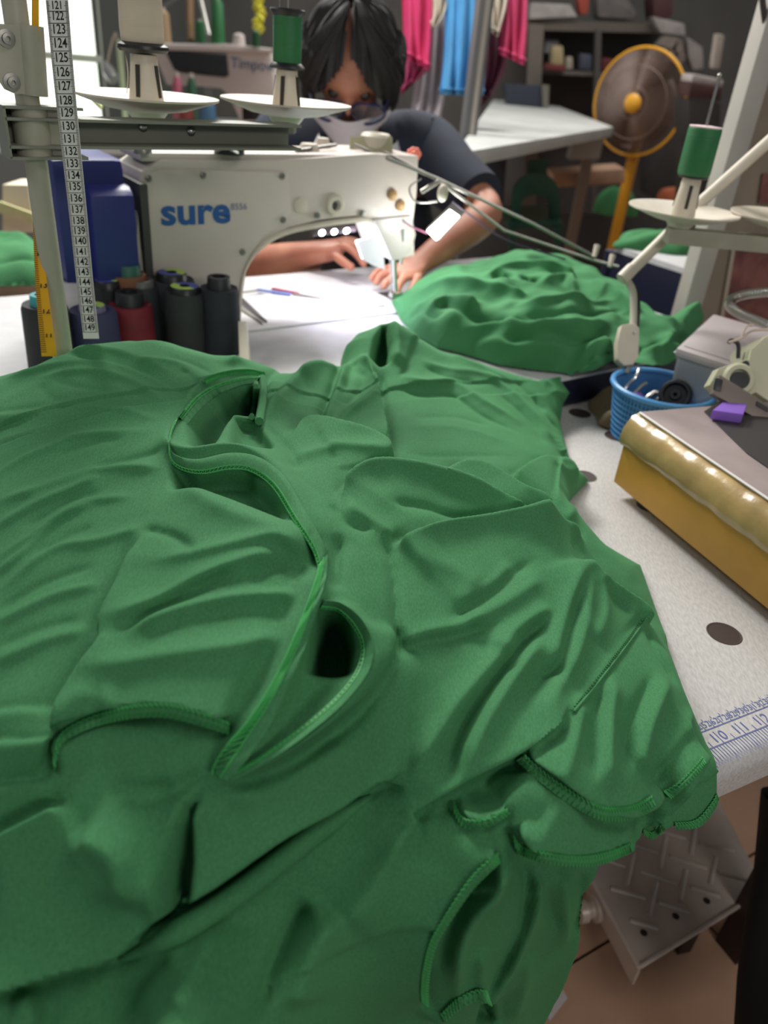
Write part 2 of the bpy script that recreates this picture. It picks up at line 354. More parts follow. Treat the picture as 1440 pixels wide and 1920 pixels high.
class Cloth:
    over = .62
    def __init__(s, O, tilt, yaw=0.0):
        a = math.radians(tilt); y = math.radians(yaw)
        s.O = np.array(O); s.e1 = np.array([math.cos(y), math.sin(y), 0]); f = np.array([-math.sin(y), math.cos(y), 0])
        s.e2 = f*math.cos(a)+Z*math.sin(a); s.w = -f*math.sin(a)+Z*math.cos(a)
    def loc(s, P):
        q = P-s.O; return q@s.e1, q@s.e2, q@s.w
    def world(s, S, T, Hh): return s.O+S[..., None]*s.e1+T[..., None]*s.e2+Hh[..., None]*s.w
    def fit(s, pts):
        P = np.array(pts); S, T, Hh = s.loc(P); n = len(P); s.cs = np.stack([S, T], 1)
        d = np.linalg.norm(s.cs[:, None]-s.cs[None], axis=2); K = np.where(d > 0, d*d*np.log(d+1e-12), 0)+np.eye(n)*2e-4
        Q = np.concatenate([np.ones((n, 1)), s.cs], 1); A = np.block([[K, Q], [Q.T, np.zeros((3, 3))]])
        sol = np.linalg.solve(A, np.concatenate([Hh, np.zeros(3)])); s.rw, s.rp = sol[:n], sol[n:]
    def base(s, S, T):
        out = s.rp[0]+s.rp[1]*S+s.rp[2]*T
        for (a, b), k in zip(s.cs, s.rw):
            d2 = (S-a)**2+(T-b)**2; out = out+k*.5*d2*np.log(d2+1e-12)
        return out
    def px(s, pts):              # picture point -> sheet coordinates on the unfolded sheet
        pts = np.array(pts, float); R = np.array([ray(*p) for p in pts]); h = np.full(len(pts), .1)
        for _ in range(14):
            t = (h-(CP-s.O)@s.w)/(R@s.w); P = CP+R*t[:, None]; S, T, _h = s.loc(P); h = .5*h+.5*s.base(S, T)
        return np.stack([S, T], 1), (P-CP)@fwd
    def build(s, outline, edges, res, strokes, tables, edge_w=.03, noise=(), minth=.004, blur=2):
        oS, _ = s.px(outline); s.outl = oS
        lo = oS.min(0)-.01; hi = oS.max(0)+.01
        ns = int((hi[0]-lo[0])/res)+1; n2 = int((hi[1]-lo[1])/res)+1
        s.lo, s.res, s.ns, s.nt = lo, res, ns, n2
        S, T = np.meshgrid(lo[0]+res*np.arange(ns), lo[1]+res*np.arange(n2), indexing='ij'); s.S, s.T = S, T
        h = s.base(S, T); s.inside = inpoly(S, T, [tuple(p) for p in oS])
        for (amp, sx, sy, ang, seed) in noise: h = h+amp*vnoise(S, T, sx, sy, math.radians(ang), seed)
        dS = np.zeros_like(h); dT = np.zeros_like(h)
        for st in strokes:
            kind, amp, wpx, line = st[:4]; line = pl(line) if isinstance(line, str) else line
            if kind == 'P':
                q, dep = s.px(line); wm = wpx*dep.mean()/F
                D, _, _ = pdist(S, T, list(q)+[q[0]]); ins = inpoly(S, T, [tuple(p) for p in q])
                k = np.clip(D/wm, 0, 1); k = k*k*(3-2*k); h = h+np.where(ins, k*amp*.001, 0); continue
            c = cr(line, 6); q, dep = s.px(c); wm = wpx*dep.mean()/F; amp = amp*.001
            reach = wm*(4 if kind in 'CR' else 6)
            a = np.floor((q.min(0)-reach-lo)/res).astype(int).clip(0); b = np.ceil((q.max(0)+reach-lo)/res).astype(int)
            sl = (slice(a[0], max(a[0], min(ns, b[0]))), slice(a[1], max(a[1], min(n2, b[1]))))
            if h[sl].size == 0: continue
            D, SG, U, NX, NY = pdist(S[sl], T[sl], q, True)
            tp = np.clip(np.minimum(U, 1-U)*5, 0, 1); tp = tp*tp*(3-2*tp)
            if len(st) > 4: tp = np.clip(np.minimum(U, 1-U)*st[4], 0, 1)
            amp *= AMP.get(kind, 1)
            if kind == 'R': dh = amp*np.exp(-1.35*(np.sqrt((D/wm)**2+.07)-.2646))
            elif kind == 'C': dh = -amp*np.exp(-D/wm)
            elif kind == 'F':
                ww = np.where(SG > 0, wm, wm*.28); dh = amp*np.exp(-(D/ww)**1.6)
            else:
                edge = .0058; x = np.clip((SG*D-amp*s.over*.5)/edge+.5, 0, 1); near = np.exp(-D/wm)
                lat = amp*s.over*x*x*(3-2*x)*np.exp(-np.maximum(D-amp*s.over*.5, 0)/(wm*.6))*tp; dS[sl] = dS[sl]+NX*lat; dT[sl] = dT[sl]+NY*lat   # the lip hangs over its own edge
                dh = amp*x*x*(3-2*x)*near - amp*.5*(SG < 0)*np.exp(-D/(wm*.3))
            h[sl] = h[sl]+dh*tp
        for _ in range(blur):
            p = np.pad(h, 1, mode='edge'); h = .5*h+.125*(p[:-2, 1:-1]+p[2:, 1:-1]+p[1:-1, :-2]+p[1:-1, 2:])
        for _ in range(5):
            for A_ in (dS, dT):
                p = np.pad(A_, 1, mode='edge'); A_[:] = .5*A_+.125*(p[:-2, 1:-1]+p[2:, 1:-1]+p[1:-1, :-2]+p[1:-1, 2:])
        if edges:
            oD = np.full(S.shape, 1e9)
            for i0, i1 in edges: oD = np.minimum(oD, pdist(S, T, oS[i0:i1+1])[0])
            oD = np.where(s.inside, oD, 0); k = np.clip(oD/edge_w, 0, 1); prof = np.sqrt(np.clip(1-(1-k)**2, 0, 1))
            ht = np.full(S.shape, -9.)
            for test, zt in tables:
                hh = (zt-s.O[2]-T*s.e2[2])/s.w[2]; P = s.world(S, T, hh)
                ht = np.maximum(ht, np.where(test(P), hh, -9))
            on = ht > -5
            h = np.where(on, np.where(h > ht, ht+minth+(h-ht)*prof, ht+minth), h)
            h = np.where(on, np.maximum(h, ht+minth), h)
        ins = s.inside; p = np.pad(ins, 1); dil = np.zeros_like(ins)
        for a in range(3):
            for b in range(3): dil |= p[a:a+ns, b:b+n2]
        s.dil = dil; bi, bj = np.nonzero(dil & ~ins); q = np.stack([S[bi, bj], T[bi, bj]], 1); best = np.full(len(q), 1e9); tgt = q.copy()
        for i in range(len(oS)):            # pull the border vertices onto the outline itself
            a, b = oS[i], oS[(i+1) % len(oS)]; t = b-a; k = np.clip(((q-a)@t)/(t@t+1e-14), 0, 1); c = a+k[:, None]*t; d = np.linalg.norm(q-c, axis=1)
            m = d < best; best = np.where(m, d, best); tgt[m] = c[m]
        S = S.copy(); T = T.copy(); m = best < 3*res; S[bi[m], bj[m]] = tgt[m, 0]; T[bi[m], bj[m]] = tgt[m, 1]
        s.h = h; s.P = s.world(S+dS*s.inside, T+dT*s.inside, h); s.pxx, s.pxy, _ = projA(s.P); return s
    def hval(s, S, T):
        x = np.clip((S-s.lo[0])/s.res, 0, s.ns-1.001); y = np.clip((T-s.lo[1])/s.res, 0, s.nt-1.001)
        i = x.astype(int); j = y.astype(int); fx = x-i; fy = y-j; h = s.h
        return (h[i, j]*(1-fx)+h[i+1, j]*fx)*(1-fy)+(h[i, j+1]*(1-fx)+h[i+1, j+1]*fx)*fy
    def surf(s, pts, lift=0.0):   # points of the folded sheet seen at picture points, raised along the normal-ish direction
        if not hasattr(s, 'bvh'):
            from mathutils.bvhtree import BVHTree
            s.bvh = BVHTree.FromPolygons([tuple(v) for v in s.P.reshape(-1, 3).tolist()], s.faces().tolist())
        out = []; last = None
        for p in pts:
            r = ray(p[0], p[1]); r = r/np.linalg.norm(r); hit = s.bvh.ray_cast(Vector(CP), Vector(r))
            d = hit[3] if hit[0] is not None else (last or .7); last = d
            out.append(CP+r*(d-lift))
        return np.array(out)
    def faces(s, mask_v=None):
        i, j = np.meshgrid(np.arange(s.ns-1), np.arange(s.nt-1), indexing='ij')
        a = i*s.nt+j; F4 = np.stack([a, a+s.nt, a+s.nt+1, a+1], -1).reshape(-1, 4)
        ok = s.inside.reshape(-1)[F4].any(1) & s.dil.reshape(-1)[F4].all(1); return F4[ok]
    def mesh(s, name, F4, m, parent=None, offset=None):
        used, inv = np.unique(F4, return_inverse=True); V = s.P.reshape(-1, 3)[used]; off = np.array(parent.location) if parent else np.zeros(3)
        me = bpy.data.meshes.new(name); n = len(F4)
        me.vertices.add(len(V)); me.vertices.foreach_set('co', (V-off).astype(np.float32).ravel())
        me.loops.add(n*4); me.loops.foreach_set('vertex_index', inv.reshape(-1).astype(np.int32))
        me.polygons.add(n); me.polygons.foreach_set('loop_start', np.arange(0, n*4, 4, dtype=np.int32))
        me.update(calc_edges=True); me.polygons.foreach_set('use_smooth', np.ones(n, bool)); me.materials.append(m); me.validate()
        o = bpy.data.objects.new(name, me); COL.objects.link(o)
        if parent: o.parent = parent
        return o
def zig(mb, A, B, step, r):      # overlock stitches running between two edge lines
    A = np.array(A); B = np.array(B); L = np.concatenate([[0], np.cumsum(np.linalg.norm(np.diff(A, axis=0), axis=1))])
    n = max(2, int(L[-1]/step)); q = np.linspace(0, L[-1], n)
    a = np.stack([np.interp(q, L, A[:, k]) for k in range(3)], 1); b = np.stack([np.interp(q, L, B[:, k]) for k in range(3)], 1)
    path = []
    for k in range(n): path.append(a[k]); path.append(b[min(k+1, n-1)]*.85+b[k]*.15)
    mb.tube(path, r, 4, cap=False)

# ---- the big heap
big = Cloth((0, .6, .85), 40)
def onV(x, y, v): return PP(x, y, NL(0, v, 0), VN)
ctrl = [PZ(*p) for p in [
 (-250, 760, .86), (-300, 1300, .84), (-300, 1900, .80), (0, 690, .90), (0, 900, .895), (0, 1150, .885), (0, 1400, .87), (0, 1650, .845), (0, 1900, .815),
 (130, 655, .925), (250, 625, .93), (250, 760, .915), (250, 900, .91), (250, 1100, .91), (250, 1350, .89), (250, 1600, .855), (250, 1900, .80),
 (400, 660, .905), (450, 820, .915), (450, 1000, .925), (450, 1250, .915), (450, 1500, .865), (450, 1750, .805),
 (545, 700, .87), (600, 800, .875), (705, 600, .895), (760, 610, .89), (700, 800, .87), (700, 1000, .90), (700, 1250, .89), (700, 1500, .83),
 (830, 655, .86), (900, 690, .835), (900, 850, .85), (900, 1000, .87), (900, 1200, .87), (900, 1400, .845),
 (1050, 735, .79), (1050, 900, .825), (1050, 1100, .845), (1050, 1300, .84),
 (1200, 1080, .785), (1200, 1250, .81), (1200, 1400, .805), (1110, 900, .77), (1265, 1200, .77), (1310, 1380, .775)]]
ctrl += [onV(*p) for p in [(700, 1700, .215), (700, 1920, .205), (900, 1600, .21), (900, 1780, .20), (900, 1950, .205), (500, 1920, .185), (300, 1990, .17), (1050, 1500, .215), (1050, 1650, .205), (1050, 1800, .21), (1000, 1950, .215), (1200, 1560, .215), (1335, 1490, .225), (1100, 1620, .205)]]
big.fit(ctrl)
OUT = pl('-420,800 -200,720 0,676 60,660 105,640 130,622 240,604 330,618 400,640 470,652 545,674 590,664 632,655 634,620 655,598 705,578 765,590 832,634 900,662 960,688 1010,710 1048,708 1068,735 1062,775 1085,850 1116,885 1095,905 1098,940 1150,1000 1215,1050 1265,1190 1270,1212 1300,1290 1335,1395 '
         '1343,1470 1340,1505 1310,1542 1262,1548 1240,1560 1208,1562 1180,1590 1128,1612 1095,1680 1085,1780 1055,1860 1005,1960 600,2120 0,2300 -500,2200')
iR = OUT.index((1335., 1395.))
STK = [
 # left garment: long shallow arcs
 ('R', 6, 16, '60,700 115,660 180,656 230,664 290,688 330,712'), ('C', 5, 8, '110,657 165,672 230,686 300,714 354,748'),
 ('R', 5, 13, '0,722 52,706 115,688 194,680 229,692 285,713 347,742'), ('C', 3, 7, '104,717 156,731 222,735'),
 ('R', 5, 12, '60,716 156,700 226,710 278,734 318,770'), ('R', 5, 13, '243,684 330,682 365,708 384,728'), ('C', 4, 6, '338,694 360,708 380,730'),
 ('C', 3, 8, '76,722 94,747 124,762'), ('C', 2.5, 7, '-20,780 42,774 95,766'), ('R', 2.5, 10, '-20,792 50,786 120,772'),
 ('R', 4, 12, '-30,915 40,870 104,843 140,826 195,820 318,818'), ('C', 3, 9, '100,862 180,838 240,832'),
 ('R', 5, 15, '-30,955 69,928 139,904 208,886 271,884 312,888'), ('C', 4.5, 11, '170,884 250,868 318,850'),
 ('R', 4, 12, '-30,1010 69,953 149,920 200,898'), ('C', 3, 9, '60,935 140,905 190,890'), ('R', 4, 11, '-20,1062 69,1008 149,953 208,940 268,936'),
 ('C', 3, 8, '40,1000 130,948 200,925'), ('R', 4, 10, '-20,1090 52,1040 121,977 191,944'), ('R', 4, 12, '-20,1130 104,1036 180,1020 243,1002 268,996'),
 ('C', 3, 9, '60,1050 130,1010 180,990'), ('R', 3, 10, '-20,1180 100,1120 200,1095'), ('C', 3, 9, '-20,1160 90,1095 190,1060'), ('R', 3, 12, '-20,1250 90,1200 170,1180'),
 ('C', 2.5, 9, '-20,1225 80,1180 160,1160'), ('R', 2, 9, '-10,830 50,815 110,800'), ('R', 2.5, 10, '150,770 230,775 310,800'),
 ('R', 5, 16, '240,640 330,640 420,668 470,690'), ('C', 4, 10, '300,665 380,690 420,720'), ('R', 5, 14, '420,690 470,672 530,690'), ('R', 4, 12, '120,640 240,622 340,640'),
 ('S', 4, 25, '100,1320 50,1327 -30,1340', 10), ('S', 5, 25, '100,1386 50,1390 -40,1396', 10), ('S', 5, 25, '100,1460 50,1466 -40,1476', 10),
 # front garment with the neck band
 ('S', 8, 70, '268,992 226,1088 187,1170 189,1199 153,1248 109,1316 98,1380 96,1455', 12),
 ('S', 16, 60, '96,1455 106,1385 130,1366 170,1350 215,1337 260,1331 310,1330 350,1338 400,1352 440,1364', 14),
 ('C', 5, 8, '221,1192 299,1143 381,1097 450,1070'), ('R', 7, 20, '200,1170 299,1128 381,1082 469,1052 540,1042'),
 ('F', 8, 26, '560,1120 518,1113 430,1120 323,1148 235,1186'), ('R', 5, 16, '265,1063 396,1034 503,1017 547,1028 585,1058'), ('C', 6, 6, '268,994 300,1000 335,1012 374,1042'),
 ('R', 6, 22, '150,1260 300,1230 450,1210 540,1190'), ('C', 4, 10, '460,1090 540,1060 585,1085'), ('R', 4, 12, '110,1330 180,1290 240,1290'), ('C', 3, 9, '150,1330 190,1300 200,1270'),
 ('R', 9, 40, '320,900 420,960 520,1000 590,1040'), ('P', -32, 26, '322,872 372,888 430,884 478,888 530,940 560,1000 470,960 380,930 320,925'),
 ('P', -60, 16, '352,800 402,742 470,722 490,735 484,790 440,785 402,850 360,846'), ('P', -20, 14, '440,788 486,798 520,848 470,846 430,846'),
 ('R', 9, 16, '330,790 322,840 360,858 430,850 480,860 530,895 570,955 608,1030'), ('R', 10, 12, '340,775 395,722 440,708 488,702'),
 ('R', 12, 24, '606,1050 598,1110 570,1190 540,1262 490,1350 420,1440'), ('C', 9, 10, '640,1000 628,1060 626,1110'),
 ('P', -60, 13, '592,1150 612,1136 650,1160 664,1210 655,1262 620,1268 572,1262 580,1200'),
 ('R', 14, 15, '612,1128 655,1148 688,1190 692,1240 640,1310 560,1380 470,1432'), ('S', 12, 30, '430,1472 560,1410 690,1310 742,1230 744,1171', 14),
 ('C', 6, 10, '440,1476 520,1450 620,1380 720,1300'),
 # middle and back garments
 ('R', 15, 15, '496,800 540,745 580,700 631,658'), ('C', 16, 9, '594,800 619,729 642,664'), ('R', 13, 10, '608,814 628,742 654,668'), ('C', 7, 7, '640,740 655,700 668,672'),
 ('R', 14, 9, '672,660 696,700 684,752 622,812'), ('C', 8, 8, '640,770 668,730 672,690'), ('S', 19, 40, '738,884 716,776 709,740 700,690'), ('C', 6, 7, '720,690 722,760 738,850'),
 ('R', 6, 14, '560,720 600,690 640,680'), ('C', 8, 9, '560,684 520,690 500,720 505,760'), ('R', 6, 12, '520,712 505,740 470,760'),
 ('S', 13, 60, '756,884 735,862 690,832 622,812 595,800 568,802 520,832'), ('R', 6, 18, '540,870 610,850 690,860 740,885'), ('C', 6, 8, '500,800 545,850 560,890'),
 ('P', -45, 10, '692,672 700,640 716,602 728,614 734,650 730,680 712,690'), ('R', 9, 12, '640,650 652,618 690,594 735,590'), ('R', 10, 14, '735,596 745,640 742,690'),
 ('S', 3, 30, '744,712 762,679 775,641 803,608'), ('C', 2, 4, '744,712 762,679 775,641 803,608'),
 ('R', 6, 16, '737,702 794,716 850,716 906,752 990,794'), ('C', 6, 9, '740,722 794,734 850,736 906,772 990,812'), ('R', 4, 12, '781,672 844,694 890,700 950,720'), ('C', 4, 8, '790,684 844,708 900,716'),
 ('R', 5, 14, '900,700 950,730 1018,790 1040,825'), ('C', 4, 9, '930,735 990,780 1030,830'), ('R', 4, 14, '840,660 900,690 960,716'), ('C', 4, 8, '960,706 1000,745 1030,770'),
 ('R', 5, 12, '1010,712 1040,730 1052,775'), ('C', 5, 7, '1000,735 1020,770 1056,800'), ('R', 3, 18, '760,800 860,800 960,830'), ('C', 3, 14, '760,780 850,776 930,795'), ('C', 3, 12, '760,850 860,850 960,850'),
 ('R', 4, 12, '1040,860 1068,880 1100,890'), ('S', 10, 40, '1104,896 1068,860 1062,845 1037,942', 8), ('R', 5, 12, '1080,910 1085,940 1060,980'),
 # right garment
 ('S', 15, 70, '1056,986 1010,975 940,944 870,914 780,894 700,890 655,910 622,944', 8), ('R', 6, 20, '640,935 700,905 780,908 870,930 940,960'),
 ('C', 6, 9, '728,952 792,958 851,971 950,984'), ('S', 11, 60, '1098,1012 1058,986 957,981 851,990 769,1010 735,1022', 8), ('R', 6, 20, '750,1022 851,1002 957,994 1058,1002'),
 ('S', 12, 50, '1052,985 1021,936 984,922 920,882 874,870 842,880 806,902', 8), ('S', 9, 45, '1064,852 1021,855 994,868 950,900', 8),
 ('C', 7, 8, '718,1006 737,1070 744,1171 746,1240'), ('R', 6, 18, '640,950 700,985 740,1010'), ('C', 5, 9, '620,948 650,985 700,1000'), 
 ('R', 5, 40, '760,1050 850,1075 900,1110'), ('C', 5, 9, '830,1166 880,1142 929,1111 960,1082 1010,1052'), ('R', 4, 16, '850,1136 920,1096 960,1062'), ('R', 5, 20, '870,1172 950,1130 1020,1084'),
 ('C', 6, 11, '746,1224 792,1203 851,1194 945,1164'), ('R', 6, 16, '752,1206 800,1186 860,1174 920,1150'), ('R', 7, 16, '930,1226 966,1182 1036,1136'), ('C', 10, 8, '1040,1150 1000,1184 970,1222 935,1262 883,1332 840,1410 800,1460'),
 ('R', 7, 18, '965,1190 925,1240 865,1310 805,1390 745,1462'), ('R', 9, 20, '1020,1190 965,1262 905,1350 840,1450'), ('R', 9, 22, '1090,1040 1064,1134 1045,1194 1030,1262'),
 ('C', 8, 10, '1090,1070 1072,1150 1056,1210 1040,1258 1021,1267 929,1340'), ('R', 7, 18, '1100,1080 1092,1170 1060,1260 990,1350'), ('R', 5, 16, '1120,1090 1130,1150 1110,1210'), ('C', 5, 10, '1120,1098 1142,1130 1188,1162'),
 ('S', 12, 45, '1225,1175 1205,1140 1160,1110 1117,1079 1094,1050', 10), ('C', 2.5, 4, '1211,1162 1159,1231 1113,1290 1076,1334'), ('R', 3, 6, '1206,1158 1152,1228 1106,1286 1070,1330'),
 ('S', 13, 45, '790,1542 783,1520 883,1462 980,1412 1076,1334', 12), ('C', 8, 9, '800,1540 890,1476 975,1424'), ('P', -16, 12, '880,1480 960,1425 985,1420 1000,1440 940,1500 860,1505'),
 ('C', 7, 10, '1126,1280 1108,1377 1104,1450'), ('R', 7, 18, '1150,1260 1135,1370 1130,1470'), ('R', 6, 16, '1090,1300 1070,1390 1050,1450'), ('C', 7, 11, '1227,1258 1182,1354 1160,1450'), ('R', 8, 20, '1250,1260 1210,1360 1185,1460'),
 ('C', 8, 9, '1291,1360 1241,1423 1210,1480'), ('R', 7, 16, '1300,1330 1270,1380 1220,1440'), ('R', 7, 16, '1310,1390 1270,1430 1240,1490'), ('C', 5, 8, '1215,1180 1225,1220 1270,1290'), ('R', 4, 14, '1240,1200 1275,1290 1310,1370'),
 ('S', 16, 50, '970,1408 1021,1450 1090,1501 1140,1526 1195,1522 1223,1500 1232,1478', 14), ('S', 14, 40, '1205,1552 1222,1562 1238,1540 1300,1440 1318,1420', 14),
 ('S', 13, 40, '848,1500 865,1537 897,1542 929,1533 955,1512', 14), ('S', 18, 50, '955,1545 960,1568 975,1590 1021,1603 1090,1614 1136,1603 1190,1583', 14),
 # the part hanging over the front
 ('S', 18, 60, '-40,1866 0,1858 144,1811 233,1789 294,1728 411,1661 539,1572 639,1517 711,1467 750,1468', 14), ('R', 10, 9, '233,1796 294,1752 422,1684 555,1582 655,1512 700,1480'), ('C', 8, 7, '240,1782 340,1716 470,1630 600,1540 690,1478'),
 ('P', -38, 16, '396,1462 366,1530 362,1600 340,1690 285,1752 282,1700 318,1600 345,1510'), ('R', 12, 45, '150,1560 230,1600 250,1680'), ('R', 8, 20, '380,1480 340,1540 315,1620 290,1700'),
 ('S', 12, 60, '120,1500 100,1514 50,1540 -30,1580', 8), ('C', 5, 9, '230,1510 300,1495 395,1440'), ('R', 6, 20, '420,1500 560,1440 680,1370'), ('C', 5, 12, '205,1470 260,1480 330,1470'),
 ('C', 3, 6, '205,1789 83,1811 -20,1825'), ('S', 10, 40, '92,1930 85,1895 70,1861 40,1850', 8),
 ('C', 12, 16, '590,1690 556,1722 522,1790 495,1850 480,1930'), ('R', 12, 45, '640,1700 590,1780 560,1900'), ('R', 9, 50, '760,1560 700,1660 640,1740'), ('R', 8, 35, '420,1720 380,1800 330,1900'), ('C', 6, 22, '330,1790 270,1840 230,1920'),
 ('S', 17, 55, '796,1893 790,1840 805,1767 838,1712 874,1657 906,1615 940,1590', 10), ('C', 8, 12, '925,1600 890,1660 850,1740 815,1830'),
 ('R', 14, 18, '940,1590 925,1670 880,1720 855,1780 845,1870'), ('C', 10, 10, '960,1610 990,1640 975,1744 925,1840 915,1900'), ('R', 12, 16, '1010,1625 1000,1700 960,1800 930,1860'), ('C', 8, 8, '1021,1622 1021,1675 1048,1748'),
 ('R', 9, 14, '1050,1630 1055,1700 1060,1780'), ('C', 9, 7, '1090,1625 1092,1690 1080,1760'), ('R', 8, 16, '900,1770 900,1830 935,1890'), ('S', 14, 40, '812,1918 850,1880 890,1862 930,1886', 14), ('P', -30, 12, '905,1880 930,1880 935,1925 890,1925'),
 ('R', 8, 20, '990,1780 980,1850 960,1920'), ('C', 6, 12, '960,1800 945,1860 940,1930'),
]
far_test = lambda P: ((P-NP)@BM < .445)
near_test = lambda P: ((P@VN) > .235) & ((P-NP)@BM >= .445)
NOI = [(.006, .16, .13, 20, 1), (.003, .10, .06, 35, 2), (.0016, .07, .03, 30, 3), (.0008, .03, .014, 40, 5)]
big.build(OUT, [(0, iR)], .0021, STK, [(far_test, ZF), (near_test, ZN)], edge_w=.045, noise=NOI)
F4 = big.faces(); bx = big.pxx.reshape(-1)[F4].mean(1); by = big.pxy.reshape(-1)[F4].mean(1)
GARM = [
 ('front', '490,693 440,700 385,715 325,770 306,860 268,992 226,1088 185,1170 187,1200 150,1248 105,1316 96,1370 94,1458 107,1388 170,1352 260,1333 350,1340 440,1366 400,1420 395,1448 425,1474 560,1412 690,1312 742,1232 744,1171 737,1070 718,1006 622,946 565,897 527,880 545,850 520,832 500,796'),
 ('hem', '783,1522 883,1464 980,1413 1076,1334 1211,1162 1420,1040 1500,1500 1330,1640 1195,1588 1136,1606 1090,1617 1021,1606 960,1572 952,1514 897,1545 865,1540 848,1503 790,1545'),
 ('right', '622,945 655,910 700,890 780,894 806,902 842,880 874,870 920,882 950,900 994,868 1021,855 1064,852 1160,900 1450,1000 1450,1050 1211,1162 1076,1334 980,1413 883,1464 783,1522 750,1468 711,1467 639,1517 539,1572 411,1661 294,1728 282,1740 311,1661 345,1510 396,1460 425,1474 560,1412 690,1312 742,1232 744,1171 737,1070 718,1006'),
 ('hang', '-700,1866 0,1858 144,1811 233,1789 294,1728 411,1661 539,1572 639,1517 711,1467 750,1468 783,1522 790,1545 848,1503 865,1540 897,1545 952,1514 960,1572 1021,1606 1090,1617 1136,1606 1200,1588 1400,1700 1200,2400 -900,2600'),
 ('back', '490,693 500,660 545,640 600,600 640,560 800,560 1200,700 1200,900 1064,852 1021,855 994,868 950,900 920,882 874,870 842,880 806,902 780,894 700,890 655,910 622,945 565,897 527,880 545,850 520,832 500,796'),
]
LAB = {'front': 'green shirt with an upturned rib neck band on top of the heap, in the foreground',
 'hem': 'green garment with bright overlocked hems spilling over the ruled table edge at right',
 'right': 'wrinkled green garment with a long seam, right of the upturned neck band',
 'hang': 'green garment hanging down over the front table edge, bottom of the picture',
 'back': 'green shirt with a dark open sleeve at the back of the near heap',
 'left': 'widely spread green garment with shallow arc folds at left below the thread cones'}
ctr = {'front': (430, 1200), 'hem': (1150, 1400), 'right': (880, 1150), 'hang': (600, 1700), 'back': (850, 800), 'left': (130, 1000)}
own = np.full(len(F4), -1)
for gi, (g, poly) in enumerate(GARM): own[(own < 0) & inpoly(bx, by, pl(poly))] = gi
TH = {}
for gi, g in [(-1, 'left')]+[(i, g[0]) for i, g in enumerate(GARM)]:
    base_p = big.surf([ctr[g]])[0]; t = thing('green_shirt', LAB[g], 'shirt', base_p, 'green shirts heaped on the near table'); TH[g] = t
    big.mesh('cloth', F4[own == gi], GREEN, t)
def hem(g, top, bot, lift=3.0, step=.0032, out=8):   # overlocked edge: a folded band with stitches, top = seam line, bot = raw edge
    n = 40; A = cr(pl(top), 8); B = cr(pl(bot), 8)
    rs = lambda Q: [tuple(np.array(Q)[int(round(i*(len(Q)-1)/n))]) for i in range(n+1)]
    A, B = np.array(rs(A)), np.array(rs(B)); o_ = B-A; o_ = o_/np.maximum(np.linalg.norm(o_, axis=1), 1)[:, None]; A = A+o_*out; B = B+o_*out
    sm = lambda q: np.array([q[max(0, i-2):i+3].mean(0) for i in range(len(q))])
    a = sm(big.surf(A, lift*.001*.6)); b = sm(big.surf([p for p in B], lift*.001))
    # raw edge stays level with the seam line even where the sheet below drops away
    d = np.array([np.linalg.norm(q-CP) for q in a]); bb = []
    for i, p in enumerate(B):
        r = ray(*p[:2]); r = r/np.linalg.norm(r); L = min(np.linalg.norm(b[i]-CP), d[i]+.004); bb.append(CP+r*L)
    bb = sm(np.array(bb)); mid = (a+bb)/2-np.array([ray(*p[:2])/np.linalg.norm(ray(*p[:2])) for p in A])*.0015
    back = bb+np.array([ray(*p[:2]) for p in B])*.004
    o = obj('hem', MB().loft([a, mid, bb, back]), GREENRIB, TH[g])
    mb = MB(); nz = np.array([ray(*p[:2])/np.linalg.norm(ray(*p[:2])) for p in A])*.0012
    zig(mb, a-nz, bb-nz, step, .00042); zig(mb, a-nz*1.2, a*.8+bb*.2-nz*1.4, step*.9, .00038)
    obj('stitching', mb, STITCH, o)
hem('front', '96,1440 103,1378 130,1352 170,1334 215,1320 260,1312 310,1310 350,1318 400,1334 440,1350', '99,1456 108,1394 136,1372 174,1356 218,1344 262,1338 308,1337 346,1345 398,1360 438,1372')
hem('hem', '985,1405 1035,1448 1100,1490 1140,1506 1190,1500 1222,1482', '968,1416 1021,1463 1090,1513 1140,1532 1195,1525 1230,1500')
hem('hem', '960,1556 985,1582 1035,1592 1090,1597 1140,1588 1188,1570', '962,1574 980,1598 1030,1612 1090,1618 1140,1610 1190,1586')
hem('hem', '850,1492 868,1524 897,1529 925,1522 950,1506', '848,1506 866,1541 897,1546 930,1537 956,1516')
hem('hem', '1236,1478 1262,1464 1295,1432 1314,1410', '1250,1494 1274,1476 1304,1446 1322,1424', step=.0028)
hem('hem', '1208,1546 1222,1552 1238,1536', '1206,1556 1224,1566 1244,1548')
hem('hem', '1262,1534 1300,1530 1328,1500 1342,1478', '1262,1548 1308,1544 1336,1512 1346,1490')
hem('hang', '784,1878 782,1838 797,1766 830,1708 866,1652 902,1612 936,1588', '798,1892 796,1842 810,1772 843,1717 880,1664 914,1630 940,1606')
hem('hang', '820,1896 852,1866 890,1848 912,1850', '828,1914 858,1886 896,1870 922,1880')
